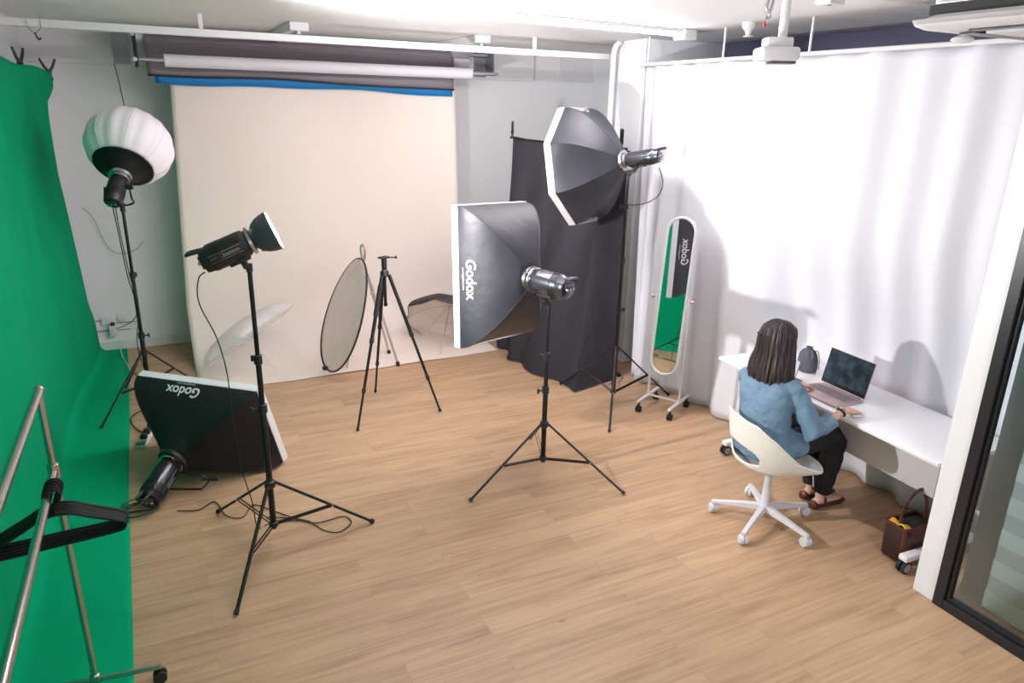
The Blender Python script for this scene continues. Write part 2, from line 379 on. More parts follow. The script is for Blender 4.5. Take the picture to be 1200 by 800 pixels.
# ================================================================ BACKDROP ROLLS
br = thing('backdrop_bracket', 'grey steel bracket holding the left ends of the backdrop rolls', 'bracket', (-.2, 7.5, 2.73))
MB().box2((-.20, 7.50, 2.73), (-.07, 7.512, 3.0), bevel=.003).box2((-.20, 7.50, 2.985), (-.07, 7.88, 3.0)).build('plate', mat('grey_steel_plate', (.22, .23, .25), .5, metal=.3, var=(5, .05)), br, smooth=False)
gs = bpy.data.materials['grey_steel_plate']
MB().box2((-.035, 7.12, 2.70), (-.02, 7.50, 2.73)).box2((-.035, 7.10, 2.70), (-.005, 7.14, 2.985), bevel=.003).build('hook_bar', M['hem'], br)
for z_ in (2.755, 2.95): MB().cyl((-.03, 7.09, z_), (-.03, 7.16, z_), .017).build('bolt', M['steel'], br)
br = thing('backdrop_bracket', 'blue-grey steel bracket holding the right ends of the backdrop rolls', 'bracket', (3.3, 7.5, 2.73))
MB().box2((3.20, 7.50, 2.74), (3.34, 7.512, 3.0), bevel=.003).box2((3.33, 7.30, 2.76), (3.342, 7.5, 3.0)).build('plate', gs, br, smooth=False)
MB().cyl((3.02, 7.15, 2.765), (3.32, 7.15, 2.765), .014).build('axle', M['steel'], br)
MB().cyl((3.1, 7.4, 2.95), (3.32, 7.4, 2.95), .018).build('axle', M['steel'], br)
t = thing('white_backdrop_roll', 'narrow white roll on a thin metal pipe, in front of the grey roll', 'backdrop roll', (1.6, 7.15, 2.76))
MB().lathe([(.045, 0), (.052, .002), (.052, 2.826), (.045, 2.828)], (.19, 7.15, 2.757), (1, 0, 0), 32).build('paper_roll', M['whitetube'], t)
MB().cyl((-.03, 7.15, 2.757), (3.28, 7.15, 2.757), .016).build('core_pipe', M['steel'], t)
t = thing('grey_backdrop_roll', 'wide grey roll with its grey end hanging down to a black hem', 'backdrop roll', (1.5, 7.4, 2.9))
MB().lathe([(.03, 0), (.085, .003), (.085, 2.83), (.03, 2.833)], (.055, 7.42, 2.90), (1, 0, 0), 32).build('vinyl_roll', M['grayroll'], t)
MB().cyl((-.03, 7.42, 2.95), (.08, 7.42, 2.95), .035).build('core_pipe', M['whitetube'], t)
MB().cyl((2.88, 7.42, 2.87), (3.1, 7.42, 2.87), .045).build('core_pipe', M['whitetube'], t)
def hemz(x): return 2.645 - .02 * sm((x - .6) / 1.3) - .03 * sm((x - 1.8) / 1.0) - .008 * math.sin(x * 4)
MB().grid(lambda u, v: V((lerp(.05, 2.90, u), 7.335 + .006 * math.sin(u * 22) * v, lerp(2.92, hemz(lerp(.05, 2.9, u)), v))), 60, 6).build('hanging_sheet', M['grayroll'], t, solid=.004)
MB().grid(lambda u, v: V((lerp(.05, 2.905, u), 7.330 + .006 * math.sin(u * 22), hemz(lerp(.05, 2.9, u)) + .006 - v * .016)), 60, 2).build('hem', M['hem'], t, solid=.01)
t = thing('blue_backdrop_roll', 'blue sheet showing as a thin strip under the black hem', 'backdrop roll', (1.5, 7.36, 2.6))
MB().grid(lambda u, v: V((lerp(.105, 2.895, u), 7.36, lerp(2.95, 2.585 - .045 * u - .012 * math.sin(u * 7 + .6) - .006 * math.sin(u * 17), v))), 60, 6).build('hanging_sheet', M['blue'], t, solid=.003)
MB().lathe([(.02, 0), (.05, .003), (.05, 2.7), (.02, 2.703)], (.13, 7.55, 2.93), (1, 0, 0), 24).build('paper_roll', M['blue'], t)
# seamless paper sweep
def paper(u, v):
    Lh = 2.62; Rc = .55; La = Rc * PI / 2; T = 1.25
    L1 = 2.93 - Rc
    xl = interp([(0, .13), (2.9, .225)], max(0, 2.93 - v * (L1 + La))); 
    s = v
    if s < .62:
        z = lerp(2.93, Rc, s / .62); y = 7.40; 
    elif s < .82:
        a = (s - .62) / .2 * PI / 2; z = Rc * (1 - math.sin(a)); y = 7.40 - Rc * (1 - math.cos(a))
    else:
        q = (s - .82) / .18; z = 0; yf = 6.72 if u < 0 else lerp(6.60, 6.44, u); yf = interp([(0, 6.74), (.16, 6.38), (1, 6.44)], u); y = lerp(6.85, yf, q)
    x = lerp(interp([(0, .135), (.5, .13), (2.9, .235)], z), interp([(0, 3.045), (.5, 3.0), (2.93, 2.925)], z), u)
    y += .012 * math.sin(u * 9 + z) * sm(z / .8) * sm((2.9 - z) / .6)
    return V((x, y, z + .004 + (.006 * abs(math.sin(u * 11)) * sm((s - .95) / .05) if s > .9 else 0)))
p = MB().grid(paper, 60, 90).build('paper_backdrop', M['cream'], solid=.002)
tag(p, 'wide cream paper backdrop hanging from the rolls and curving onto the wooden floor', 'backdrop')

# ================================================================ BLACK CLOTH
def bcloth(u, v):
    zt = lerp(2.17, 2.13, u) - .03 * math.sin(u * PI)
    top = V((lerp(3.24, 3.75, u), lerp(6.60, 5.36, u), zt)).lerp(V((lerp(3.24, 3.75, u), lerp(6.60, 5.36, u), zt)), 1)
    bx = interp([(0, 3.10), (.45, 3.02), (.78, 3.20), (1, 3.66)], u); by = interp([(0, 6.55), (.5, 5.85), (.78, 5.12), (1, 5.22)], u)
    bot = V((bx, by, .012)); q = v ** 1.5
    p = top.lerp(bot, q if v < 1 else 1); p.z = lerp(zt, .012, min(1, v * 1.02))
    amp = .045 * sm(v * 1.6)
    w = math.sin(u * 23 + 1.5 * math.sin(v * 2.2)) * amp + noise.noise(V((u * 6, v * 2, 0))) * .05 * v
    p += V((-.87, -.36, 0)) * w
    if p.z < .03: p.z = .012 + .012 * abs(noise.noise(V((p.x * 7, p.y * 7, 0))))
    return p
b = MB().grid(bcloth, 110, 70).build('black_cloth', M['blackcloth'], solid=.003)
tag(b, 'dark black fabric hung in a slanting drape in the back right corner', 'backdrop')
t = thing('cloth_crossbar', 'thin black crossbar the dark fabric hangs from', 'support bar', (3.5, 5.98, 2.15))
MB().tube([(3.25, 6.58, 2.15), (3.76, 5.34, 2.095)], .010, 10).build('bar', M['black'], t)
MB().cyl((3.775, 5.40, 2.10), (3.80, 5.40, 0), .010).box((3.80, 5.40, .008), (.05, .2, .012)).build('upright', M['black'], t)
MB().cyl((3.30, 6.56, 2.15), (3.34, 6.62, 0), .010).box((3.34, 6.62, .008), (.2, .05, .012)).build('upright', M['black'], t)
clamp((3.24, 6.62, 2.21), .5, 'black spring clamp at the top left corner of the black fabric', None, 1.3)
clamp((3.72, 5.42, 2.17), .5, 'black spring clamp on the black fabric, half behind the octagonal softbox', None, 1.5)

# ================================================================ CURTAIN
def curtain(u, v):
    s = lerp(-.0, 4.1, u)      # length along the rail; corner at s=3
    z = lerp(2.816, .012, v)
    am = lerp(.016, .036, v)
    ph = s * 21 + 1.8 * math.sin(s * 1.7) + .5 * noise.noise(V((s * .8, z * .15, 0)))
    w = math.sin(ph) * am + .5 * am * math.sin(ph * .47 + 1)
    w += .016 * noise.noise(V((s * 1.6, z * .12, 4)))
    if True:
        y = 5.56 - s; y += .30 * sm((.6 - s) / .6) * (-v * .9)
        push = .19 * sm((1.8 - z) / 1.0) * sm((3.95 - y) / .5)
        flare = -.11 * v * sm((y - 4.4) / .8) 
        c = 0
        x = 4.02 + push + flare + w * (1 - c)
        return V((x, y, z))
cu = MB().grid(curtain, 420, 40).build('curtain', M['curtain'], solid=.002)
tag(cu, 'full height white curtain with soft vertical folds along the right side', 'curtain')
t = thing('curtain_rail', 'thin white ceiling-hung rail along the top of the curtain', 'curtain rail', (4.0, 4.2, 2.83))
MB().tube([(4.0, 5.62, 2.825), (4.0, 1.45, 2.825)], .014, 8).build('rail', M['trim'], t)
for y in (5.5, 4.55, 3.72):
    MB().cyl((4.0, y, 2.83), (4.0, y, CZ), .009, seg=10).build('hanger_rod', M['trim'], t)

# ================================================================ CEILING THINGS
t = thing('cable_trunking', 'long white suspended tray crossing the ceiling in front of the backdrop rolls', 'cable tray', (1.5, 6.2, 2.9))
MB().box2((-.915, 6.17, 2.893), (4.04, 6.24, 2.945), bevel=.004).build('tray', M['trim'], t, smooth=False)
for x in (.44, 3.24): MB().box2((x - .015, 6.195, 2.945), (x + .015, 6.215, CZ)).build('hanger_strap', M['trim'], t, smooth=False)
t = thing('linear_light', 'thin white lit strip on the ceiling, nearer than the suspended tray', 'ceiling light', (1.5, 4.7, 3.0))
RZ_ = Matrix.Rotation(.08, 3, 'Z')
MB().box((1.45, 4.66, 3.035), (4.7, .06, .026), R=RZ_, bevel=.004).build('strip', M['trim'], t, smooth=False)
MB().box((2.30, 4.728, 3.010), (2.9, .045, .022), R=RZ_, bevel=.006).build('lit_diffuser', M['led'], t, smooth=False)
MB().box2((3.80, 4.78, 2.97), (3.92, 4.92, CZ - .002), bevel=.006).build('end_box', M['trim'], t, smooth=False)
for i, (x, y0, y1, l) in enumerate(((1.1, 6.3, 7.7, 'white ceiling batten above the middle of the backdrop, left one'), (2.72, 6.35, 7.4, 'white ceiling batten above the right end of the backdrop'))):
    t = thing('ceiling_batten', l, 'ceiling light', (x, y0, 3.0), 'unlit battens above the backdrop rolls')
    MB().box2((x, y0, 2.985), (x + .15, y1, CZ), bevel=.006).build('housing', M['trim'], t, smooth=False)
    MB().cyl((x + .075, y0 + .03, 2.975), (x + .075, y1 - .03, 2.975), .014).build('tube', M['tubelight'], t)
# strap and hook hanging from the tray
t = thing('hook', 'small dark hook hanging from a wire under the suspended tray at far left', 'hook', (-.61, 6.2, 2.86))
MB().tube([(-.655, 6.165, 2.96), (-.655, 6.165, 2.89), (-.62, 6.2, 2.85), (-.575, 6.165, 2.89), (-.575, 6.165, 2.96)], .003, 6).build('wire', M['steel'], t)
MB().tube(smooth_path([(-.62, 6.2, 2.86), (-.612, 6.2, 2.83), (-.60, 6.2, 2.815), (-.59, 6.2, 2.83)], 5), .005, 8).build('hook_end', M['black'], t)
t = thing('projector', 'white boxy projector hanging from the ceiling on a pole in front of the curtain', 'projector', (3.12, 3.05, 2.75))
MB().cyl((3.10, 3.08, 2.83), (3.10, 3.08, CZ), .024).build('pole', M['white'], t)
Rp = Matrix.Rotation(-.45, 3, 'Z')
MB().box((3.07, 3.08, 2.745), (.205, .17, .07), R=Rp, bevel=.018, seg=3).build('body', M['white'], t)
MB().box((3.08, 3.09, 2.805), (.14, .11, .05), R=Rp, bevel=.01).build('mount_plate', M['white'], t)
MB().box((3.09, 3.06, 2.705), (.13, .11, .02), R=Rp, bevel=.008).build('underside_vent', M['gunmetal'], t)
MB().tube(smooth_path([(3.02, 3.12, 3.05), (3.01, 3.13, 2.98), (3.03, 3.12, 2.93), (3.0, 3.12, 2.90)], 6), .010, 8).tube(smooth_path([(3.05, 3.12, 3.05), (3.04, 3.13, 2.96), (3.01, 3.12, 2.92)], 6), .007, 8).build('cable', M['steel'], t)
MB().box((3.0, 3.12, 2.895), (.012, .012, .03)).build('plug', M['red'], t, smooth=False)
t = thing('ceiling_socket', 'small white square box on the ceiling right of the hanging projector', 'ceiling box', (3.35, 2.85, 3.0))
MB().box((3.30, 2.98, 3.02), (.11, .11, .06), bevel=.008).build('box', M['white'], t)
MB().cyl((3.28, 2.96, 2.988), (3.28, 2.96, 2.994), .012).build('socket_hole', M['gunmetal'], t)
t = thing('smoke_detector', 'white dome smoke detector on a short stem by the curtain corner', 'smoke detector', (3.93, 2.58, 2.85))
MB().lathe([(.008, .04), (.01, .02), (.03, .012), (.05, .004), (.055, -.006), (.04, -.018), (.01, -.022)], (3.82, 2.56, 2.83), (0, 0, 1), 24).build('dome', M['white'], t)
MB().cyl((3.82, 2.56, 2.86), (3.82, 2.56, 2.91), .012).build('stem', M['white'], t)
t = thing('sprinkler', 'small white sprinkler head on the ceiling above the curtain top', 'sprinkler', (3.7, 4.4, 3.0))
MB().lathe([(.05, .035), (.045, .0), (.02, -.03), (.018, -.05), (.035, -.055), (.035, -.06)], (3.9, 4.2, 3.015), (0, 0, 1), 20).build('head', M['white'], t)
# cassette air conditioner
t = thing('air_conditioner', 'white ceiling cassette air conditioner with dark slots at the top right', 'air conditioner', (3.13, 1.54, 2.8))
x0, x1, y0, y1 = 2.61, 3.55, 1.04, 2.00
poly = []
for cx, cy, a0 in ((x1 - .08, y1 - .08, 0), (x0 + .08, y1 - .08, 90), (x0 + .08, y0 + .08, 180), (x1 - .08, y0 + .08, 270)):
    for k in range(5): a = math.radians(a0 + k * 22.5); poly.append((cx + .08 * math.cos(a), cy + .08 * math.sin(a)))
c0 = V(((x0 + x1) / 2, (y0 + y1) / 2, 0))
rings = []
for sc_, z in ((.90, 2.805), (.985, 2.772), (1, 2.788), (.985, 2.772), (.93, 2.758), (.80, 2.752), (.70, 2.758)):
    rings.append([V((c0.x + (p[0] - c0.x) * sc_, c0.y + (p[1] - c0.y) * sc_, z)) for p in poly])
MB().rings(rings).build('panel', M['white'], t)
for a_, b_ in (((x0 + .10, y0 + .2), (x0 + .16, y1 - .2)), ((x1 - .16, y0 + .2), (x1 - .10, y1 - .2)), ((x0 + .2, y1 - .16), (x1 - .2, y1 - .10)), ((x0 + .2, y0 + .10), (x1 - .2, y0 + .16))):
    MB().box2((*a_, 2.748), (*b_, 2.762)).build('air_slot', M['frame'], t, smooth=False)
MB().box2((x0 + .2, y0 + .2, 2.742), (x1 - .2, y1 - .2, 2.756), bevel=.004).build('intake_grille', M['deskpanel'], t)
MB().box2((x0 + .06, y0 + .06, 2.805), (x1 - .06, y1 - .06, 2.84)).build('dark_seal', M['frame'], t, smooth=False)
MB().box2((x0 + .07, y0 + .07, 2.84), (x1 - .07, y1 - .07, 3.049), bevel=.006).build('housing', M['aluminium'], t, smooth=False)
MB().box2((x0 + .04, y1 - .2, 2.85), (x0 + .08, y1 - .1, 3.049), bevel=.006).build('mount_bracket', M['white'], t, smooth=False)

# ================================================================ LIGHT STANDS
def light_stand(label, c, feet, zc, zh, ztop, joints, lr=.0095, knob_side=1):
    c = V((c[0], c[1], 0)); t = thing('light_stand', label, 'light stand', c, 'black tripod light stands')
    zs = [zh - .03] + joints + [ztop]; r = .0175
    for i in range(len(zs) - 1):
        MB().lathe([(r * .9, zs[i]), (r, zs[i] + .003), (r, zs[i + 1] - .003), (r * .9, zs[i + 1])], c, (0, 0, 1), 20).build('pole_section', M['black'], t)
        if i < len(zs) - 2:
            z = zs[i + 1]; k = MB()
            k.lathe([(r, z - .035), (r + .007, z - .03), (r + .007, z + .015), (r - .002, z + .02)], c, (0, 0, 1), 20)
            d = V((math.cos(i * 1.1 + .2) * knob_side, math.sin(i * 1.1 + .2) * .5, 0)).normalized()
            k.build('collar', M['blackplastic'], t)
            MB().cyl(c + V((0, 0, z - .01)) + d * r, c + V((0, 0, z - .01)) + d * (r + .03), .006).box(c + V((0, 0, z - .012)) + d * (r + .036), (.014, .014, .035), bevel=.004).build('knob', M['blackplastic'], t)
        r -= .0028
    MB().lathe([(.018, zc - .03), (.030, zc - .02), (.030, zc + .012), (.018, zc + .02)], c, (0, 0, 1), 18).build('leg_collar', M['blackplastic'], t)
    MB().lathe([(.018, zh - .02), (.026, zh - .014), (.026, zh + .008), (.018, zh + .014)], c, (0, 0, 1), 18).build('lower_hub', M['blackplastic'], t)
    for fx, fy in feet:
        F = V((fx, fy, .012)); d = (F - c); d.z = 0; d.normalize(); n = V((-d.y, d.x, 0))
        a = c + d * .030 + V((0, 0, zc)); m = a.lerp(F, .56)
        lg = MB().tube([a, F], lr, 10, flat=.75).build('leg', M['black'], t)
        MB().tube([a.lerp(F, .975), F + d * .004], lr * 1.25, 10).build('foot', M['rubber'], lg)
        bmb = MB()
        h = c + d * .025 + V((0, 0, zh - .003))
        for s in (1, -1): bmb.box(((h + m) / 2) + n * s * .009, ((m - h).length, .003, .011), R=V((1, 0, 0)).rotation_difference((m - h).normalized()).to_matrix())
        bmb.build('brace', M['black'], t)
        MB().cyl(m - n * .015, m + n * .015, .006).build('rivet', M['steel'], lg)
    return t

S1 = (-.25, 6.284); S2 = (.376, 3.765); S3 = (2.185, 3.876); S4 = (3.36, 4.766)
light_stand('tall black tripod stand on the green cloth under the white lantern', S1, [(-.603, 5.913), (-.448, 6.766), (.10, 6.72)], .47, .20, 1.66, [.62, 1.12], knob_side=1)
light_stand('tall black tripod stand in front of the fallen softbox, holding the bare reflector light', S2, [(.953, 3.781), (.108, 3.247), (.109, 4.283)], .417, .16, 1.63, [.88, 1.16], .011, knob_side=-1)
light_stand('black tripod stand in the middle of the floor under the rectangular softbox', S3, [(1.595, 3.768), (2.566, 3.433), (2.38, 4.43)], .406, .147, 1.22, [.66, .90], knob_side=-1)
light_stand('tall dark tripod stand between the black fabric and the mirror, under the octagonal softbox', S4, [(3.164, 5.332), (3.011, 4.284), (3.93, 4.715)], .514, .12, 1.95, [.86, 1.28, 1.72])

# ================================================================ STROBES
def strobe(label, tail, front, up, r, m, yoke_to=None, group='strobe light heads', handle=True, writing=None, wside=1, plate=True):
    tail, front = V(tail), V(front); d = (front - tail); L = d.length; x, y, d = frame_of(d, up)   # y ~ up
    t = thing('strobe_light', label, 'studio light', (tail + front) / 2, group)
    seg = 28
    body = [(r * .55, 0), (r * .86, .004), (r * .92, .02), (r * .92, .035), (r, .045), (r, .10), (r * 1.0, L - .06), (r * .97, L - .035), (r * .80, L - .02), (r * .80, L)]
    MB().lathe(body, tail, d, seg, up=up, sy=1.05).build('housing', m, t)
    fin = MB()
    for k in range(7):
        z = .052 + k * .009; fin.lathe([(r * .99, z), (r * 1.035, z + .001), (r * 1.035, z + .004), (r * .99, z + .005)], tail, d, seg, up=up, sy=1.05, cap=False)
    fin.build('cooling_fins', M['blackplastic'], t)
    MB().lathe([(r * .92, L - .018), (r * 1.08, L - .015), (r * 1.08, L), (r * .92, L + .003)], tail, d, seg, up=up).build('mount_ring', M['steel'], t)
    MB().box(tail - d * .004, (r * 1.2, r * 1.0, .006), R=Matrix((x, y, d)).transposed(), bevel=.002).build('control_panel', M['gunmetal'], t)
    for k in (-1, 0, 1): MB().cyl(tail - d * .006 + x * k * r * .4, tail - d * .018 + x * k * r * .4, r * .12, seg=12).build('dial', M['steel'], t)
    if handle:
        hp = [tail + y * r * .75, tail - d * .05 + y * r * .95, tail - d * .075 + y * r * .3, tail - d * .03 + y * r * .55]
        MB().tube(smooth_path([tail + d * .03 + y * r * .8 + x * .022, tail - d * .035 + y * r * .95 + x * .026, tail - d * .05 + y * r * .9, tail - d * .035 + y * r * .95 - x * .026, tail + d * .03 + y * r * .8 - x * .022], 6), .009, 10).build('handle', M['blackplastic'], t)
    if plate:
        MB().box(tail + d * L * .62 - y * r * 1.05, (r * .7, r * .35, L * .42), R=Matrix((x, y, d)).transposed(), bevel=.006).build('bracket_rail', M['blackplastic'], t)
    if yoke_to is not None:
        q = V(yoke_to); c = tail + d * L * .66 - y * r * 1.1; yk = MB()
        yk.tube([c + (q - c) * .05, c.lerp(q, .5), q + V((0, 0, .035)), q], [.017, .019, .018, .016], 12)
        yk.build('tilt_bracket', M['blackplastic'], t)
        cc = c.lerp(q, .45); MB().cyl(cc - x * .032, cc + x * .032, .014).tube([cc + x * .032, cc + x * .05, cc + x * .055 - y * .03], .006, 8).build('tilt_knob', M['blackplastic'], t)
    if writing:
        w = MB()
        def fn(a, b):   # a along the body, b around it
            th = -b / r
            return tail + d * (L * .5 + a) + (x * wside * math.cos(th) - y * math.sin(th) * 1.05) * (r * 1.012)
        put_text('', 0, fn, 'writing', M['dimink'], t, parts=writing)
        for b in (.018, -.018):
            s = MB()
            s.grid(lambda u, v: fn(lerp(-L * .34, L * .30, u), b + .0012 * (v * 2 - 1)), 20, 1)
            s.build('stripe', M['dimink'], t, recalc=False)
    return t, x, y, d

# --- strobe with open reflector on stand 2
ax = V((.915, -.114, .387)).normalized(); tail = V((.162, 3.792, 1.685)); front = tail + ax * .262
strobe('black strobe light with an open bell reflector aimed up towards the curtain', tail, front, (0, 0, 1), .066, M['blackplastic'], (S2[0], S2[1], 1.625), group='strobe light heads',
       writing=[('Quantum', .026, .015, 0, .0004), ('DP 600', .012, -.065, .001, .0002)], wside=-1)
rf = thing('bell_reflector', 'small silver-lined bell reflector glowing at the front of the left strobe', 'reflector', front)
prof = [(.045, 0), (.050, .008), (.072, .026), (.088, .052), (.097, .082), (.102, .115)]
MB().lathe(prof, front, ax, 40, cap=False).build('dish', [M['dish']], rf)
MB().lathe([(.002, .004)] + [(r - .003, z + .001) for r, z in prof], front, ax, 40, cap=False).build('inside', M['reflin'], rf)
MB().lathe([(.099, .112), (.104, .112), (.105, .118), (.099, .118)], front, ax, 40, cap=False).build('rim', M['steel'], rf)
MB().lathe([(.004, .01), (.018, .015), (.024, .03), (.02, .045), (.004, .052)], front, ax, 20).build('bulb', M['bulb'], rf)
MB().lathe([(.002, 0), (.013, .002), (.015, .012), (.004, .02)], front + ax * .03 - frame_of(ax, (0, 0, 1))[1] * .058, (.3, -.4, -.85), 14).build('latch', M['steel'], rf)
BULB = front + ax * .066

# --- soft boxes
def shell_fn(poly, D, rr, c, X, Y, n, pw=.62, sag=.05):
    c, X, Y, n = V(c), V(X), V(Y), V(n)
    def fn(i, u, q):
        a, b = V(poly[i]), V(poly[(i + 1) % len(poly)]); p = a.lerp(b, u)
        s = math.sin(q * PI / 2) ** pw if q > 0 else 0
        ang = math.atan2(p.y, p.x); ring = V((math.cos(ang), math.sin(ang))) * rr
        o = ring.lerp(p, s) * (1 - sag * math.sin(PI * q) * math.sin(PI * u) * 1.5)
        return c - n * D * (1 - q) + X * o.x + Y * o.y
    return fn
def softbox(name, label, poly, D, c, X, Y, n, logos, rimw=.045, rr=.075, mt='nylon', pw=.8):
    c, X, Y, n = V(c), V(X).normalized(), V(Y).normalized(), V(n).normalized(); N = len(poly)
    t = thing(name, label, 'softbox', c); fn = shell_fn(poly, D, rr, c, X, Y, n, pw)
    mb = MB()
    for i in range(N):
        mb.grid(lambda u, v: fn(i, u, v) + n * 0, 14, 26)
    mb.build('shell', M[mt], t, weld=.0005, solid=.003, angle=25)
    seam = MB()
    for i in range(N): seam.tube([fn(i, 0, q / 20) * 1 for q in range(21)], .0045, 6)
    seam.build('seam', M[mt], t)
    P = [V(p) for p in poly]
    def ringp(s, z): return [c + X * p.x * s + Y * p.y * s + n * z for p in P]
    MB().rings([ringp(1.0, -.012), ringp(1.012, -.010), ringp(1.012, rimw), ringp(.985, rimw), ringp(.985, .006)], cap=False).build('rim', M['whitefab'], t, smooth=False)
    MB().rings([ringp(.986, .004), ringp(.986, .010)]).build('diffuser', M['lit' if mt == 'nylon' else 'diffuser'], t, smooth=False)
    MB().lathe([(rr * .8, -D - .022), (rr * 1.12, -D - .02), (rr * 1.15, -D), (rr * 1.0, -D + .012)], c, n, 28).build('speed_ring', M['steel'] if mt == 'nylon' else M['blackplastic'], t)
    for (i, uc, qc, size, flip, small, ink) in logos:
        a = (V(poly[(i + 1) % N]) - V(poly[i])).length
        e = .02
        def f2(tx, ty, i=i, uc=uc, qc=qc, a=a, flip=flip):
            q = qc - flip * ty / (D * 1.1); u = uc - flip * tx / (a * 1)
            p = fn(i, u, q); du = fn(i, u + e, q) - fn(i, u - e, q); dq = fn(i, u, q + e) - fn(i, u, q - e)
            nn = du.cross(dq).normalized(); out = p - (c - n * D * .5)
            if nn.dot(out) < 0: nn = -nn
            return p + nn * .005
        put_text('', 0, f2, 'logo', M[ink], t, parts=[('Godox', size, 0, 0, size * .02)] + ([('www.godox.com', size * .22, 0, size * (-.55 if small > 0 else .55), 0)] if small else []))
    return t, fn
w, h = .31, .46
mid_n = V((-.318, .946, -.068)); mid_x = V((-.948, -.317, .034)); mid_y = V((.010, .075, .997)); mid_c = V((1.977, 4.295, 1.377))
rect = lambda w, h: [(w, h), (-w, h), (-w, -h), (w, -h)]
# polygon order: 0 top edge, 1 right-hand side (image), 2 bottom, 3 left-hand side (image)
softbox('rectangular_softbox', 'large rectangular black softbox with a white rim on the middle stand', rect(w, h), .36, mid_c, mid_x, mid_y, mid_n,
        [(3, .50, .74, .10, 1, 1, 'ink'), (1, .5, .74, .10, 1, 1, 'ink')], pw=.75)
ringp_ = mid_c - mid_n * .385; ft = ringp_; tl = ft - mid_n * .27 + V((.02, 0, -.03))
strobe('shiny grey strobe light behind the rectangular softbox on the middle stand', tl, ft, (0, 0, 1), .076, M['gunmetal'], (S3[0], S3[1], 1.215))
a = [math.radians(22.5 + 45 * k) for k in range(8)]; R8 = .475 / math.cos(math.radians(22.5))
oct_c = V((3.286, 5.379, 1.977)); oct_n = V((-.494, .852, -.172)).normalized(); oct_x = V((-.866, -.499, .014)); oct_y = V((-.074, .156, .985))
softbox('octagonal_softbox', 'large octagonal black softbox with a white rim on the tall stand at the back', [(R8 * math.cos(q), R8 * math.sin(q)) for q in a], .40, oct_c, oct_x, oct_y, oct_n,
        [(1, .42, .84, .085, 1, 1, 'ink'), (5, .5, .84, .085, 1, 1, 'ink')], rimw=.05, pw=.85)
ft = oct_c - oct_n * .425; tl = ft - oct_n * .30 + V((0, 0, .0))
strobe('silver strobe light behind the octagonal softbox beside the curtain', tl, ft, (0, 0, 1), .058, M['gunmetal'], (S4[0], S4[1], 1.945))
# fallen softbox on the floor
fl_c = V((.163, 5.01, .335)); fl_n = V((.642, .70, .314)).normalized(); fl_x = V((-.734, .679, -.013)).normalized(); fl_y = V((-.223, -.222, .949)).normalized()
softbox('rectangular_softbox', 'black rectangular softbox lying on its side on the floor at the left', rect(.475, .32), .42, fl_c, fl_x, fl_y, fl_n,
        [(0, .43, .82, .10, 1, 1, 'ink')], mt='nylonmatte', pw=1.2, rr=.09)
ft = fl_c - fl_n * .445; tl = V((-.275, 4.445, .088))
strobe('black strobe light lying on the floor at the foot of the fallen softbox', tl, ft, (0, 0, 1), .074, M['glossblack'],
       writing=[('Godox', .03, .0, 0, .0005)], wside=-1, plate=False)
t = thing('light_bracket', 'black metal U bracket sticking out from the strobe on the floor', 'bracket', ft)
q = ft.lerp(tl, .3)
MB().tube([q + V((.06, -.02, 0)), q + V((.22, -.12, .0)), q + V((.25, -.14, -.03)), q + V((.20, -.20, -.05)), q + V((.02, -.12, -.05))], .011, 10, flat=.5).build('arm', M['black'], t)
MB().cyl(q + V((.22, -.12, -.02)), q + V((.30, -.16, -.02)), .014).build('knob', M['blackplastic'], t)

# --- lantern softbox on stand 1
lax = V((.285, .678, .678)).normalized(); lc = V((-.146, 6.46, 2.09))
t = thing('lantern_softbox', 'round white lantern softbox with a black skirt at the upper left', 'softbox', lc)
def lant(a0, a1, seg=16, rr=.40, hh=.345):
    pr = []
    for k in range(25):
        th = lerp(a0, a1, k / 24); pr.append((rr * math.cos(th) ** .9 if math.cos(th) > 0 else 0, hh * math.sin(th)))
    return pr
xx, yy, dd = frame_of(lax)
def lsurf(th, ph):
    rib = 1 - .035 * (1 - abs(math.cos(ph * 8 / 1.0))) 
    r = .315 * max(0, math.cos(th)) ** .9 * rib
    return lc + dd * (.268 * math.sin(th)) + (xx * math.cos(ph) + yy * math.sin(ph)) * max(r, .001)
MB().grid(lambda u, v: lsurf(lerp(-.88, PI / 2, v), u * 2 * PI), 96, 30, cu=True).build('diffusion_cover', M['lantern'], t, solid=.002)
rib = MB()
for k in range(8): rib.tube([lsurf(lerp(-.9, PI / 2 - .05, j / 20), (k + .5) * 2 * PI / 8 ) + (lsurf(lerp(-.9, PI / 2 - .05, j / 20), (k + .5) * 2 * PI / 8) - lc) * .002 for j in range(21)], .003, 6)
rib.build('seam', M['whitefab'], t)
def skirt(u, v):
    th = lerp(-.90, -1.22, sm(v)); p = lsurf(-.90, u * 2 * PI); z = lerp(-.208, -.30, v ** 1.3); r = lerp(.213, .075, v ** .8)
    return lc + dd * z + (xx * math.cos(u * 2 * PI) + yy * math.sin(u * 2 * PI)) * r
MB().grid(skirt, 48, 12, cu=True).build('black_skirt', M['nylonmatte'], t, solid=.003)
MB().lathe([(.06, -.325), (.082, -.32), (.084, -.295), (.07, -.29)], lc, lax, 28).build('speed_ring', M['steel'], t)
ft = lc - lax * .325; tl = ft - lax * .24
strobe('black strobe light pointing up into the white lantern', tl, ft, (0, 0, 1), .066, M['blackplastic'], None, handle=False, plate=False)
t = thing('yoke_bracket', 'thin black wire yoke carrying the lantern strobe on its stand', 'bracket', (S1[0], S1[1], 1.66))
cc = ft.lerp(tl, .35); sx_ = V((1, -.25, 0)).normalized() * .085
ybase = V((S1[0], S1[1], 1.665))
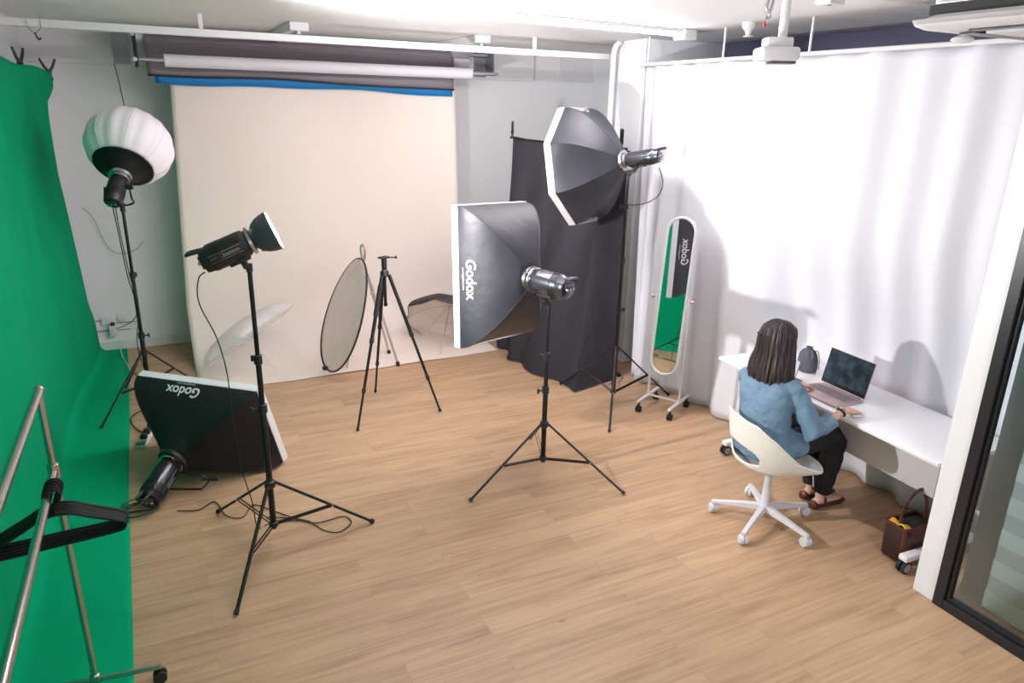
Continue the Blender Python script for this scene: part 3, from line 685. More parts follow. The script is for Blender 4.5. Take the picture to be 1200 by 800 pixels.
MB().tube(smooth_path([cc + sx_ , cc + sx_ * 1.05 + V((0, 0, -.08)), ybase + sx_ + V((0, 0, .02)), ybase + sx_ * .5, ybase, ybase - sx_ * .6, ybase - sx_ * 1.0 + V((0, 0, .03)), cc - sx_ * 1.05 + V((0, 0, -.06)), cc - sx_], 5), .007, 8).build('yoke', M['black'], t)
MB().cyl(ybase - V((0, 0, .05)), ybase + V((0, 0, .015)), .018).build('socket', M['blackplastic'], t)
MB().cyl(cc + sx_ * .75, cc + sx_ * 1.3, .02).build('tilt_knob', M['blackplastic'], t)

# ================================================================ CAMERA TRIPOD
tc = V((1.535, 5.372, 0)); t = thing('camera_tripod', 'black camera tripod with no camera standing before the cream backdrop', 'tripod', tc)
feet = [(1.193, 5.087), (1.541, 5.815), (1.92, 5.186)]
MB().lathe([(.022, 1.155), (.034, 1.165), (.034, 1.195), (.026, 1.205), (.016, 1.215)], tc, (0, 0, 1), 20).build('spider', M['blackplastic'], t)
MB().cyl(tc + V((0, 0, .93)), tc + V((0, 0, 1.25)), .0125).lathe([(.012, .915), (.016, .92), (.016, .94)], tc, (0, 0, 1)).build('centre_column', M['black'], t)
MB().lathe([(.018, 1.215), (.021, 1.22), (.021, 1.235), (.016, 1.24)], tc, (0, 0, 1), 16).build('column_lock', M['blackplastic'], t)
hd = MB().lathe([(.02, 1.24), (.024, 1.245), (.02, 1.262), (.022, 1.27), (.022, 1.29), (.014, 1.30)], tc, (0, 0, 1), 20).build('ball_head', M['blackplastic'], t)
MB().box(tc + V((0, 0, 1.308)), (.085, .055, .014), R=Matrix.Rotation(.4, 3, 'Z'), bevel=.004).build('camera_plate', M['blackplastic'], hd)
MB().cyl(tc + V((.03, -.01, 1.308)), tc + V((.085, -.03, 1.31)), .005).cyl(tc + V((.08, -.028, 1.31)), tc + V((.095, -.034, 1.31)), .011).build('lock_lever', M['blackplastic'], hd)
for i, (fx, fy) in enumerate(feet):
    F = V((fx, fy, .01)); d = F - tc; d.z = 0; d.normalize(); a = tc + d * .035 + V((0, 0, 1.17))
    f1, f2 = .42, .74
    lg = MB().tube([a, a.lerp(F, f1)], .0145, 14).tube([a.lerp(F, f1), a.lerp(F, f2)], .0115, 14).tube([a.lerp(F, f2), F], .009, 12).build('leg', M['black'], t)
    for ff, r in ((f1, .018), (f2, .0155)): MB().tube([a.lerp(F, ff - .018), a.lerp(F, ff - .012), a.lerp(F, ff + .012), a.lerp(F, ff + .018)], [r * .8, r, r, r * .8], 14).build('leg_lock', M['blackplastic'], lg)
    MB().tube([a.lerp(F, .985), F], .012, 10).build('rubber_foot', M['rubber'], lg)
    if i == 0: MB().tube([a.lerp(F, .06), a.lerp(F, .26)], .0195, 14).build('foam_grip', M['rubber'], lg)

# ================================================================ REFLECTOR DISC + SILVER STAND
dn = V((-.94, -.005, .34)).normalized() ; vdir = V((1.451, 6.466, -1.895)).normalized()
dn = V((-.934, -.006, .356)).normalized(); dc = V((1.44, 6.45, .565))
t = thing('reflector_disc', 'large round grey-white reflector disc leaning on the silver stand', 'reflector', (1.26, 6.44, 0))
rx, ry, rd = frame_of(dn); RD = .545
MB().grid(lambda u, v: dc + (rx * math.cos(u * 2 * PI) + ry * math.sin(u * 2 * PI)) * RD * max(v, .002) + rd * (.012 * math.sin(u * 4 * PI) * v * v + .01 * math.sin(v * 9) * v * math.sin(u * 6.28)), 64, 20, cu=True).build('fabric', M['ref'], t, solid=.003)
MB().tube([dc + (rx * math.cos(k / 64 * 2 * PI) + ry * math.sin(k / 64 * 2 * PI)) * RD + rd * .012 * math.sin(k / 64 * 4 * PI) for k in range(64)], .009, 10, loop=True).build('rim', M['hem'], t)
tp = dc + ry * RD; bt = dc - ry * RD
MB().tube(smooth_path([tp + rx * .06, tp + rx * .05 - ry * .03, tp - ry * .035, tp - rx * .05 - ry * .03, tp - rx * .06], 5), .008, 8).build('grab_strap', M['hem'], t)
MB().box(bt + rd * .01, (.05, .05, .03), bevel=.006).build('tag', M['hem'], t)
t = thing('reflector_stand', 'silver folding A-frame stand behind the round reflector disc', 'stand', (1.94, 6.6, 0))
f1, f2 = V((1.958, 6.78, .012)), V((1.935, 6.40, .012)); apx = V((1.70, 6.66, 1.03))
for k, F in enumerate((f1, f2)):
    top = apx + (V((0, .03, 0)) if k == 0 else V((0, -.03, 0)))
    lg = MB().tube([F, F.lerp(top, .5), top], .012, 12).build('leg', M['aluminium'], t)
    MB().lathe([(.014, -.012), (.018, -.008), (.018, .03), (.013, .035)], F, (top - F), 14).build('rubber_foot', M['rubber'], lg)
MB().tube(smooth_path([apx + V((-.0, .03, -.02)), apx + V((-.01, .04, .10)), apx + V((0, 0, .14)), apx + V((.01, -.04, .10)), apx + V((.0, -.03, -.02))], 6), .012, 10).build('top_loop', M['aluminium'], t)
b1, b2 = f1.lerp(apx + V((0, .03, 0)), .66), f2.lerp(apx + V((0, -.03, 0)), .66)
MB().tube([b1, b2], .009, 10).box((b1 + b2) / 2 + V((-.01, 0, .0)), (.02, .16, .03), bevel=.006).build('crossbar', M['aluminium'], t)
fr = [V((1.50, 6.75, .012)), V((1.46, 6.52, .012))]
MB().tube([apx + V((-.02, .03, -.05)), fr[0]], .010, 10).build('strut', M['aluminium'], t)
MB().tube([apx + V((-.02, -.03, -.05)), fr[1]], .010, 10).build('strut', M['aluminium'], t)

# ================================================================ UMBRELLAS
def umbrella(name, label, rim_c, axis, R, depth, tip, cov_in, cov_out, rot=0, shaftm='white', tips=True):
    # axis: from apex towards the handle
    rim_c, axis = V(rim_c), V(axis).normalized(); x, y, d = frame_of(axis); N = 8
    t = thing(name, label, 'umbrella', tip)
    def fn(u, v, off=0):
        a = u * 2 * PI; k = (u * N) % 1; sag = math.sin(PI * k)
        r = R * math.sin(v * PI / 2 * .97) * (1 - .11 * sag * v * v); z = -depth * (math.cos(v * PI / 2)) ** .9 + .03 * sag * v * (v > .3) * 0
        a += rot
        p = rim_c + d * z + (x * math.cos(a) + y * math.sin(a)) * r
        if off: p += ((rim_c + d * .0) - p).normalized() * off
        return p
    mb = MB().grid(lambda u, v: fn(u, max(v, .01)), 96, 18, cu=True)
    mb.build('canopy', cov_out, t, solid=.001)
    if cov_in is not None: MB().grid(lambda u, v: fn(u, max(v, .01), .006), 96, 18, cu=True).build('lining', cov_in, t)
    rb = MB()
    for k in range(N): rb.tube([fn(k / N, max(.02, j / 14), .008) for j in range(15)], .0028, 6)
    rb.build('ribs', M['steel'] if shaftm != 'white' else M['whitecable'], t)
    ap = rim_c - d * (depth + .03)
    sh = MB().tube([ap, V(tip)], .0045, 10).build('shaft', M[shaftm], t)
    st = MB()
    hub = ap.lerp(V(tip), .40)
    for k in range(N): st.tube([hub, fn(k / N, .5, .01)], .0012, 6)
    st.build('stretchers', M['steel'] if shaftm != 'white' else M['whitecable'], t)
    return t
uax = V((.497, -.354, -.792)); tip1 = V((.83, 6.60, .02))
umbrella('white_umbrella', 'see-through white photo umbrella resting on the left of the cream paper', tip1 - uax * .42, uax, .50, .17, tip1, None, M['translucent'], rot=.3, shaftm='white')
uax2 = V((-.405, -.544, -.735)).normalized(); uax2 = V((-.42, -.608, -.673)).normalized(); tip2 = V((2.419, 6.517, .02))
umbrella('black_umbrella', 'silver-lined black photo umbrella partly hidden behind the rectangular softbox', tip2 - uax2 * .37, uax2, .46, .22, tip2, M['umsilver'], M['umblack'], rot=.1, shaftm='steel')

# ================================================================ MIRROR
t = thing('standing_mirror', 'tall round-ended mirror in a thin white frame on a rolling stand', 'mirror', (3.69, 4.47, 0))
A, B = V((3.631, 4.617, 0)), V((3.759, 4.378, 0)); px_ = (B - A).normalized(); fwd = V((-px_.y, px_.x, 0)); fwd = fwd if fwd.x < 0 else -fwd
ctr = (A + B) / 2; tilt = .10
up = (V((0, 0, 1)) * math.cos(tilt) + -fwd * math.sin(tilt)).normalized(); nm = px_.cross(up); nm = nm if nm.dot(fwd) > 0 else -nm
mc = V((ctr.x, ctr.y, .99)); hw, hh = .112, .645
def capsule(w, h, n=16):
    o = [(w * math.cos(PI * k / n), h - w + w * math.sin(PI * k / n)) for k in range(n + 1)]
    return o + [(-a, -b) for a, b in o]
cp = capsule(hw, hh)
MB().prism(cp, mc - nm * .004, px_, up, nm, .007).build('glass', M['mirror'], t, smooth=False)
cp2 = capsule(hw + .006, hh + .006, 24)
MB().tube([mc + px_ * a + up * b + nm * .001 for a, b in cp2], .012, 10, loop=True).build('frame', M['white'], t)
MB().prism(capsule(hw - .002, hh - .002), mc - nm * .010, px_, up, nm, .005).build('backing', M['deskpanel'], t, smooth=False)
for s in (-1, 1):
    b = ctr + px_ * s * .142
    po = MB().cyl(b + V((0, 0, .10)), b + V((0, 0, 1.0)), .011, seg=14).build('post', M['white'], t)
    MB().cyl(b + V((0, 0, .98)) + px_ * s * .03, b + V((0, 0, .98)) - px_ * s * .018, .009).cyl(b + V((0, 0, .98)) + px_ * s * .022, b + V((0, 0, .98)) + px_ * s * .042, .017).build('pivot_knob', M['rose'], po)
    MB().cyl(b + fwd * .20 + V((0, 0, .10)), b - fwd * .20 + V((0, 0, .10)), .013, seg=14).build('foot_bar', M['white'], t)
    for e in (-1, 1):
        q = b + fwd * e * .175
        w = MB().cyl(q + V((0, 0, .028)) - px_ * .019, q + V((0, 0, .028)) - px_ * .005, .027).cyl(q + V((0, 0, .028)) + px_ * .005, q + V((0, 0, .028)) + px_ * .019, .027)
        w.cyl(q + V((0, 0, .03)), q + V((0, 0, .09)), .009).build('caster', M['rubber'], t)
MB().cyl(ctr - px_ * .142 + V((0, 0, .105)), ctr + px_ * .142 + V((0, 0, .105)), .010).build('crossbar', M['white'], t)

# ================================================================ DESK
t = thing('desk', 'long white rolling desk against the curtain', 'desk', (3.85, 2.9, 0))
Rz = math.atan2(3.76 - 2.0, 3.60 - 3.49)
d1 = V((3.585 - 3.495, 3.79 - 2.005, 0)).normalized(); d2 = V((d1.y, -d1.x, 0))
o = V((3.495, 2.005, 0)); Ld = 1.78; Wd = .62
def dk(a, b, z): return o + d1 * a + d2 * b + V((0, 0, z))
RM_ = Matrix((d2, d1, V((0, 0, 1)))).transposed()
MB().box(dk(Ld / 2, Wd / 2, .718), (Wd, Ld, .026), R=RM_, bevel=.006).build('top', M['desk'], t)
MB().box(dk(Ld / 2 + .02, .23, .55), (.016, Ld - .22, .29), R=RM_, bevel=.003).build('modesty_panel', M['deskpanel'], t)
for i, s in enumerate((.085, Ld - .16)):
    MB().box(dk(s, .33, .39), (.05, .05, .60), R=RM_, bevel=.008).box(dk(s, .33, .695), (.40, .04, .02), R=RM_, bevel=.004).build('leg_column', M['desk'], t)
    lg = MB().box(dk(s, .31, .095), (.60, .055, .035), R=RM_, bevel=.008).build('foot_bar', M['desk'], t)
    for e in (.035, .58):
        q = dk(s, e, .036)
        cs = MB().cyl(q - d1 * .024, q - d1 * .006, .036, seg=28).cyl(q + d1 * .006, q + d1 * .024, .036, seg=28).cyl(q, q + V((0, 0, .05)), .010).build('caster', M['rubber'], lg)
        for g_ in (-1, 1): MB().cyl(q + d1 * .0235 * g_, q + d1 * .027 * g_, .026, seg=24).build('hub_cap', M['greywheel'], lg)

# ================================================================ LAPTOP
t = thing('laptop', 'open rose-gold laptop on the white desk', 'laptop', (3.7, 2.9, .731))
hx = V((3.835, 2.905, .731)); lw = .178
ly = V((.05, 1, 0)).normalized(); lx = V((-1, .05, 0)).normalized()
RL = Matrix((lx, ly, V((0, 0, 1)))).transposed()
MB().box(hx + lx * .122 + V((0, 0, .009)), (.245, .352, .014), R=RL, bevel=.004).build('base', M['rose'], t)
k = MB()
for r in range(5):
    for c in range(14): k.box(hx + lx * (.045 + r * .021) + ly * (-.136 + c * .0209) + V((0, 0, .0168)), (.0165, .0165, .002), R=RL)
k.build('keyboard', M['keys'], t, smooth=False)
MB().box(hx + lx * .19 + V((0, 0, .0164)), (.06, .105, .001), R=RL).build('trackpad', M['rose'], t, smooth=False)
ta = math.radians(12); su = (V((0, 0, 1)) * math.cos(ta) - lx * math.sin(ta)).normalized(); sn = ly.cross(su); sn = sn if sn.dot(lx) > 0 else -sn
RS = Matrix((sn, ly, su)).transposed()
MB().box(hx + su * .130 + V((0, 0, .012)), (.007, .352, .236), R=RS, bevel=.003).build('lid', M['rose'], t)
MB().box(hx + su * .130 + V((0, 0, .012)) + sn * .0038, (.001, .346, .230), R=RS).build('bezel', M['frame'], t, smooth=False)
MB().box(hx + su * .138 + V((0, 0, .012)) + sn * .0046, (.001, .332, .200), R=RS).build('screen', M['screen'], t, smooth=False)
MB().cyl(hx - ly * .15 + V((0, 0, .014)), hx + ly * .15 + V((0, 0, .014)), .006).build('hinge', M['keys'], t)

t = thing('computer_mouse', 'small white mouse under the hand at the desk', 'computer mouse', (3.63, 2.6, .731))
MB().ell((3.612, 2.603, .747), (.054, .031, .019)).build('shell', M['white'], t)
# pouch
t = thing('drawstring_pouch', 'dark grey drawstring pouch on the desk beyond the laptop', 'pouch', (3.96, 3.32, .731))
pc = V((3.95, 3.30, .731)); prof = [(.03, 0), (.062, .004), (.070, .03), (.073, .08), (.066, .12), (.048, .150), (.024, .165), (.020, .172), (.024, .180)]
xs, ys, ds = frame_of((0, .0, 1))
def pf(u, v):
    i = v * (len(prof) - 1); a = int(min(i, len(prof) - 2)); r = lerp(prof[a][0], prof[a + 1][0], i - a); z = lerp(prof[a][1], prof[a + 1][1], i - a)
    r *= 1 + .09 * math.sin(u * 2 * PI * 9) * sm((z - .09) / .06) + .03 * noise.noise(V((u * 7, z * 20, 0)))
    return pc + V((math.cos(u * 2 * PI) * r * .75, math.sin(u * 2 * PI) * r * 1.0, z))
MB().grid(pf, 72, 32, cu=True).build('bag', M['pouch'], t, solid=.002)
MB().tube([pc + V((.02 * math.cos(k / 20 * 2 * PI), .025 * math.sin(k / 20 * 2 * PI), .158)) for k in range(20)], .004, 8, loop=True).tube(smooth_path([pc + V((0, -.025, .158)), pc + V((-.01, -.075, .15)), pc + V((-.02, -.105, .08)), pc + V((-.03, -.10, .01))], 6), .003, 6).tube(smooth_path([pc + V((0, -.025, .158)), pc + V((.01, -.065, .16)), pc + V((.0, -.095, .11)), pc + V((-.01, -.11, .05))], 6), .003, 6).build('cord', M['cable'], t)
t = thing('tablet_stand', 'small white upright tablet on a black foot beside the pouch', 'tablet', (3.73, 3.19, .731))
MB().box((3.70, 3.20, .815), (.012, .085, .13), R=Matrix.Rotation(.25, 3, 'Y'), bevel=.004).build('tablet', M['greywheel'], t)
MB().box((3.705, 3.195, .81), (.020, .015, .12), R=Matrix.Rotation(.25, 3, 'Y'), bevel=.003).build('support', M['steel'], t)
MB().box((3.71, 3.19, .737), (.09, .08, .010), bevel=.003).build('base', M['frame'], t)

# ================================================================ CHAIR
cc = V((3.185, 2.81, 0)); t = thing('office_chair', 'white moulded swivel chair with a slotted back the person sits on', 'chair', cc)
cast = [(2.976, 3.03), (3.344, 3.088), (2.895, 2.673), (3.219, 2.499), (3.491, 2.757)]
MB().lathe([(.030, .085), (.036, .09), (.036, .125), (.026, .14), (.022, .30), (.024, .34), (.05, .36), (.05, .37)], cc, (0, 0, 1), 24).build('gas_post', M['caster'], t)
for x, y in cast:
    q = V((x, y, 0)); d = (q - cc).normalized(); n = V((-d.y, d.x, 0)); L = (q - cc).length
    rr_ = []
    for s, w, z0, z1 in ((.01, .022, .085, .125), (.10, .020, .082, .118), (L - .03, .017, .068, .090), (L + .012, .016, .066, .084)):
        rr_.append([cc + d * s + n * w + V((0, 0, z0)), cc + d * s + n * w * .8 + V((0, 0, z1)), cc + d * s - n * w * .8 + V((0, 0, z1)), cc + d * s - n * w + V((0, 0, z0))])
    lg = MB().rings(rr_).build('base_arm', M['caster'], t, bevel=.003)
    c2 = q + V((0, 0, .032)); yaw = V((math.cos(x * 40), math.sin(x * 40), 0))
    MB().lathe([(.012, -.026), (.028, -.024), (.032, -.014), (.032, -.004), (.02, 0), (.032, .004), (.032, .014), (.028, .024), (.012, .026)], c2, yaw, 26).cyl(c2, c2 + V((0, 0, .045)), .010).build('caster', M['caster'], lg)
fc = V((.97, -.22, 0)).normalized(); rc = V((fc.y, -fc.x, 0))       # forward and right of the chair
def shell_pt(a, v, th=0):
    # a: angle around, 0 = back centre, +-2.6 front corners; v: 0 seat centre, 1 top edge
    ra, rb = .235, .255
    ca, sa = math.cos(a), math.sin(a)
    top = interp([(0, .745), (.55, .735), (.95, .67), (1.5, .54), (2.1, .47), (2.7, .455), (3.15, .45)], abs(a))
    fl = interp([(0, 1.0), (1.2, 1.08), (2.15, 1.22), (2.6, 1.10), (3.15, .95)], abs(a))
    # profile: seat pan out to radius then up the side
    if v < .5:
        k = v / .5; rad = .93 * k; z = .43 - .012 * (1 - k * k) + .02 * k ** 6
    else:
        k = (v - .5) / .5; rad = lerp(.93, fl + .0, 1 - (1 - k) ** 2.0) + (.10 * k * sm((top - .5) / .25)); z = .45 + (top - .45) * (k ** 1.15)
    x = -ca * ra * rad; y = sa * rb * rad
    return cc + fc * x + rc * y + V((0, 0, z))
bm_ = MB(); NA, NV = 180, 90
vs = {}
def keep(i, j):
    a = (i + .5) / NA * 2 * PI; a = a if a < PI else a - 2 * PI; z = shell_pt(a, (j + .5) / NV).z
    vv = (j + .5) / NV
    e = (abs(a + .02) / .70) ** 2.4 + (abs(vv - .645) / .105) ** 2.4 if vv > .5 else 9
    return not (e < 1)
for j in range(NV + 1):
    for i in range(NA):
        a = i / NA * 2 * PI; a = a if a < PI else a - 2 * PI
        vs[i, j] = bm_.bm.verts.new(shell_pt(a, max(j / NV, .01)))
for j in range(NV):
    for i in range(NA):
        if keep(i, j): bm_.bm.faces.new((vs[i, j], vs[(i + 1) % NA, j], vs[(i + 1) % NA, j + 1], vs[i, j + 1]))
bmesh.ops.delete(bm_.bm, geom=[v for v in bm_.bm.verts if not v.link_faces], context='VERTS')
bm_.build('seat_shell', M['chair'], t, solid=.012, angle=80)
bm_ = MB()
rim_ = [shell_pt((k / 96 * 2 * PI if k / 96 < .5 else k / 96 * 2 * PI - 2 * PI), 1.0) for k in range(96)]
bm_.tube(rim_, .0085, 10, loop=True).build('edge', M['chair'], t)
MB().lathe([(.05, .36), (.11, .375), (.13, .405), (.12, .412)], cc, (0, 0, 1), 24).build('seat_mount', M['caster'], t)
MB().tube(smooth_path([cc + rc * .24 + fc * .12 + V((0, 0, .44)), cc + rc * .25 + fc * .12 + V((0, 0, .41)), cc + rc * .245 + fc * .13 + V((0, 0, .37))], 5), .004, 8).build('lever', M['caster'], t)

# ================================================================ PERSON
pr = thing('person', 'person with long dark hair in a blue denim shirt sitting at the desk', 'person', (3.18, 2.85, 0))
def remesh(o, vs_, smoothit=6, wr=None):
    r = o.modifiers.new('r', 'REMESH'); r.mode = 'VOXEL'; r.voxel_size = vs_; r.use_smooth_shade = True
    s = o.modifiers.new('sm', 'SMOOTH'); s.iterations = smoothit; s.factor = .5
    if wr:
        tx = bpy.data.textures.new(o.name + '_folds', 'CLOUDS'); tx.noise_scale = wr[0]; tx.noise_depth = 2
        d = o.modifiers.new('d', 'DISPLACE'); d.texture = tx; d.strength = wr[1]; d.mid_level = .5; d.texture_coords = 'LOCAL'
X_, Y_, Z_ = V((1, 0, 0)), V((0, 1, 0)), V((0, 0, 1))
hd_c = V((3.262, 2.943, 1.155)); hf = V((.93, -.28, -.22)).normalized(); hr = hf.cross(Z_).normalized(); hu = hr.cross(hf)
RH = Matrix((hf, -hr, hu)).transposed()      # local x forward, y left, z up
H_ = lambda x, y, z: hd_c + RH @ V((x, y, z))
shR, shL = V((3.245, 2.765, .885)), V((3.205, 3.095, .875))
elR, elL = V((3.290, 2.625, .675)), V((3.36, 3.13, .69))
wrR, wrL = V((3.475, 2.600, .790)), V((3.55, 3.06, .785))
bd = MB()
bd.ell(H_(0, 0, .015), (.092, .073, .098), RH, 28, 20)                                       # cranium
bd.ell(H_(.028, 0, -.045), (.062, .055, .068), RH, 24, 18)                                   # face
bd.ell(H_(.058, 0, -.088), (.028, .028, .022), RH)                                           # chin
bd.tube([H_(.088, 0, .0), H_(.100, 0, -.022), H_(.106, 0, -.036)], [.008, .011, .014], 12)     # nose
bd.ell(H_(.092, 0, -.060), (.010, .022, .007), RH)                                           # lips
for s in (1, -1): bd.ell(H_(-.005, s * .073, -.015), (.018, .008, .030), RH); bd.ell(H_(.075, s * .03, .022), (.014, .026, .010), RH)
bd.tube([hd_c + V((-.01, 0, -.06)), V((3.225, 2.935, 1.03)), V((3.21, 2.93, .95))], [.050, .047, .06], 20)
bd.loft([((3.15, 2.86, .50), X_ * .09, Y_ * .15), ((3.15, 2.87, .65), X_ * .09, Y_ * .125), ((3.17, 2.90, .82), X_ * .09, Y_ * .14), ((3.20, 2.93, .93), X_ * .07, Y_ * .12), ((3.21, 2.93, .97), X_ * .04, Y_ * .06)])
bd.tube([shR, elR, wrR], [.04, .034, .0245], 16); bd.tube([shL, elL, wrL], [.04, .034, .0245], 16)
bd.tube([(3.18, 2.78, .52), (3.40, 2.76, .54), (3.60, 2.745, .53), (3.645, 2.755, .46), (3.655, 2.767, .33), (3.648, 2.785, .11), (3.65, 2.785, .06)], [.07, .06, .045, .045, .042, .03, .03], 16)
bd.tube([(3.18, 2.95, .52), (3.38, 2.96, .53), (3.57, 2.98, .52), (3.63, 2.968, .46), (3.665, 2.935, .32), (3.69, 2.90, .11), (3.692, 2.90, .06)], [.07, .06, .045, .045, .042, .03, .03], 16)
for (x, y) in ((3.65, 2.785), (3.692, 2.90)):
    bd.tube([(x - .04, y, .05), (x + .06, y, .048), (x + .15, y - .01, .035), (x + .19, y - .012, .03)], [.028, .033, .030, .018], 14, flat=.75)
# hands: palm, four fingers, thumb
def hand(w, d, up_, side, curl=.5):
    d = V(d).normalized(); up_ = V(up_); sv = d.cross(up_).normalized() * side; up_ = sv.cross(d).normalized() * side
    pc0 = w + d * .02; pc1 = w + d * .085
    bd.loft([(w, sv * .022, up_ * .018), (w + d * .03, sv * .032, up_ * .016), (w + d * .065, sv * .039, up_ * .0145), (w + d * .088, sv * .038, up_ * .012)], 20)
    for k, (off, L) in enumerate(((-.029, .062), (-.010, .070), (.010, .066), (.029, .052))):
        b = w + d * .083 + sv * off; fd = (d + sv * off * 4).normalized()
        p1 = b + fd * L * .45 - up_ * .004; p2 = p1 + (fd - up_ * curl * .7).normalized() * L * .32; p3 = p2 + (fd - up_ * curl * 1.3).normalized() * L * .26
        bd.tube([b - fd * .012, b, p1, p2, p3], [.0088, .0088, .0082, .0074, .0060], 10)
    b = w + d * .028 - sv * .024
    bd.tube([b, b + (d * .6 - sv * .75).normalized() * .032 - up_ * .006, b + (d * .6 - sv * .75).normalized() * .032 + (d * .9 - sv * .3).normalized() * .045 - up_ * .014], [.014, .011, .0075], 10)
hdr = V((.97, .03, -.10)); hand(wrR, hdr, Z_, 1, .55)       # thumb towards +y
hand(wrL, (.96, -.26, -.10), Z_, -1, .4)
body = bd.build('body', M['skin'], pr); remesh(body, .0034, 3)
for s in (1, -1):
    e = MB().ell(H_(.078, s * .030, .008), (.011, .012, .011), RH).build('eye', mat('eye_%d' % s, (.7, .68, .66), .2, var=(10, .02)), pr)
    MB().ell(H_(.0865, s * .030, .008), (.0035, .0055, .0055), RH).build('iris', M['hair'], e)
MB().ell(H_(.1005, 0, -.060), (.004, .019, .006), RH).build('lips', mat('lip_skin', (.45, .12, .11), .4, var=(20, .05)), pr)
# shirt
s = MB()
s.loft([((3.165, 2.86, .475), X_ * .155, Y_ * .205), ((3.165, 2.86, .52), X_ * .15, Y_ * .200), ((3.155, 2.87, .62), X_ * .128, Y_ * .172), ((3.155, 2.885, .74), X_ * .125, Y_ * .172),
        ((3.17, 2.905, .83), X_ * .125, Y_ * .185), ((3.19, 2.925, .90), X_ * .108, Y_ * .185), ((3.205, 2.93, .945), X_ * .082, Y_ * .135), ((3.215, 2.935, .985), X_ * .055, Y_ * .065)], 36)
s.tube([shR + V((-.01, .05, .03)), shR, shR.lerp(elR, .5) + V((0, -.012, 0)), elR + V((-.012, -.008, -.008)), elR.lerp(wrR, .25), elR.lerp(wrR, .52)], [.062, .068, .060, .060, .055, .047], 22)
s.tube([shL + V((-.01, -.05, .03)), shL, shL.lerp(elL, .5) + V((0, .012, 0)), elL, elL.lerp(wrL, .25), elL.lerp(wrL, .52)], [.062, .068, .060, .058, .053, .047], 22)
s.ell((3.145, 2.80, .50), (.13, .14, .06)); s.ell((3.27, 2.78, .545), (.13, .13, .085)); s.ell((3.25, 2.95, .54), (.12, .12, .08)); s.ell((3.20, 2.91, .95), (.06, .10, .045))
sh = s.build('denim_shirt', M['denim'], pr); remesh(sh, .0065, 3, (.075, .020))
for a, b, r in ((elR, wrR, .050), (elL, wrL, .050)):
    d = (b - a); MB().lathe([(r * .93, -.004), (r * 1.03, 0), (r * 1.05, .018), (r * 1.03, .034), (r * .80, .036), (r * .78, .01)], a + d * .47, d, 28).build('rolled_cuff', M['denim'], pr)
MB().tube([(3.215 + .062 * math.cos(k / 20 * 2 * PI), 2.935 + .066 * math.sin(k / 20 * 2 * PI), .985 - .012 * math.cos(k / 20 * 2 * PI)) for k in range(20)], .014, 10, loop=True).build('collar', M['denim'], pr)
# trousers
s = MB()
s.loft([((3.17, 2.86, .62), X_ * .10, Y_ * .145), ((3.17, 2.86, .52), X_ * .13, Y_ * .18), ((3.18, 2.86, .455), X_ * .11, Y_ * .17)])
s.tube([(3.16, 2.785, .52), (3.35, 2.76, .545), (3.60, 2.742, .55), (3.645, 2.75, .50), (3.66, 2.765, .33), (3.65, 2.785, .12)], [.09, .088, .076, .075, .068, .058], 20)
s.tube([(3.16, 2.945, .52), (3.35, 2.96, .54), (3.58, 2.98, .54), (3.635, 2.97, .49), (3.67, 2.93, .32), (3.69, 2.90, .12)], [.09, .088, .074, .074, .066, .056], 20)
tr = s.build('trousers', M['trousers'], pr); remesh(tr, .008, 3, (.06, .015))
for (x, y) in ((3.65, 2.785), (3.692, 2.90)):
    sh = MB().loft([((x - .075, y, .028), Y_ * .020, Z_ * .018), ((x - .06, y, .034), Y_ * .033, Z_ * .028), ((x, y, .030), Y_ * .036, Z_ * .024), ((x + .08, y - .005, .030), Y_ * .042, Z_ * .024), ((x + .15, y - .01, .028), Y_ * .042, Z_ * .023), ((x + .20, y - .012, .024), Y_ * .028, Z_ * .018), ((x + .215, y - .012, .022), Y_ * .01, Z_ * .008)], 20).build('shoe', M['shoe'], pr)
    MB().tube(smooth_path([(x + .02, y - .036, .04), (x + .02, y - .02, .078), (x + .02, y + .015, .078), (x + .02, y + .036, .04)], 5), .009, 8, flat=1.4).build('strap', M['shoe'], sh)
# watch
wd = (wrR - elR).normalized()
w = MB().tube([wrR - wd * .012 + (frame_of(wd)[0] * math.cos(k / 20 * 2 * PI) * .0275 + frame_of(wd)[1] * math.sin(k / 20 * 2 * PI) * .0265) for k in range(20)], .005, 8, loop=True, flat=1.6).build('watch_strap', M['rubber'], pr)
MB().lathe([(.004, .022), (.017, .024), (.018, .030), (.015, .033)], wrR - wd * .012, Z_, 22).build('watch_face', M['steel'], w)
# hair
def hair_pt(th, v, off=0):
    # th angle around vertical (0 = back of head), v 0 crown .. 1 tips
    a = V((-hf.x, -hf.y, 0)).normalized(); b = V((-a.y, a.x, 0))
    tab_z = [(0, 1.275), (.08, 1.268), (.2, 1.235), (.35, 1.165), (.5, 1.08), (.7, .99), (.85, .925), (1, .872)]
    rb = interp([(0, .002), (.08, .055), (.2, .093), (.35, .108), (.5, .108), (.7, .120), (.85, .122), (1, .105)], v)   # to the back
    rs = interp([(0, .002), (.08, .050), (.2, .084), (.35, .104), (.5, .118), (.7, .142), (.85, .150), (1, .140)], v)   # to the sides
    cx = interp([(0, .0), (.2, .0), (.5, -.005), (.7, -.015), (1, -.02)], v)
    z = interp(tab_z, v) + .018 * v * math.sin(th * 7) * v + .02 * v * (math.cos(th) - .6)
    c = V((3.250, 2.945, 0)) - a * cx
    r_ = V((math.cos(th) * rb, math.sin(th) * rs, 0)); k = 1 + off
    k *= 1 + (.022 * math.sin(th * 23 + v * 5) + .018 * math.sin(th * 41 - v * 7)) * sm(v * 3)
    return c + (a * r_.x + b * r_.y) * k + Z_ * (z + off * .05)
hb = MB()
TH = 2.05
def capfn(u, v): return hair_pt(lerp(-PI, PI, u), v * .30)
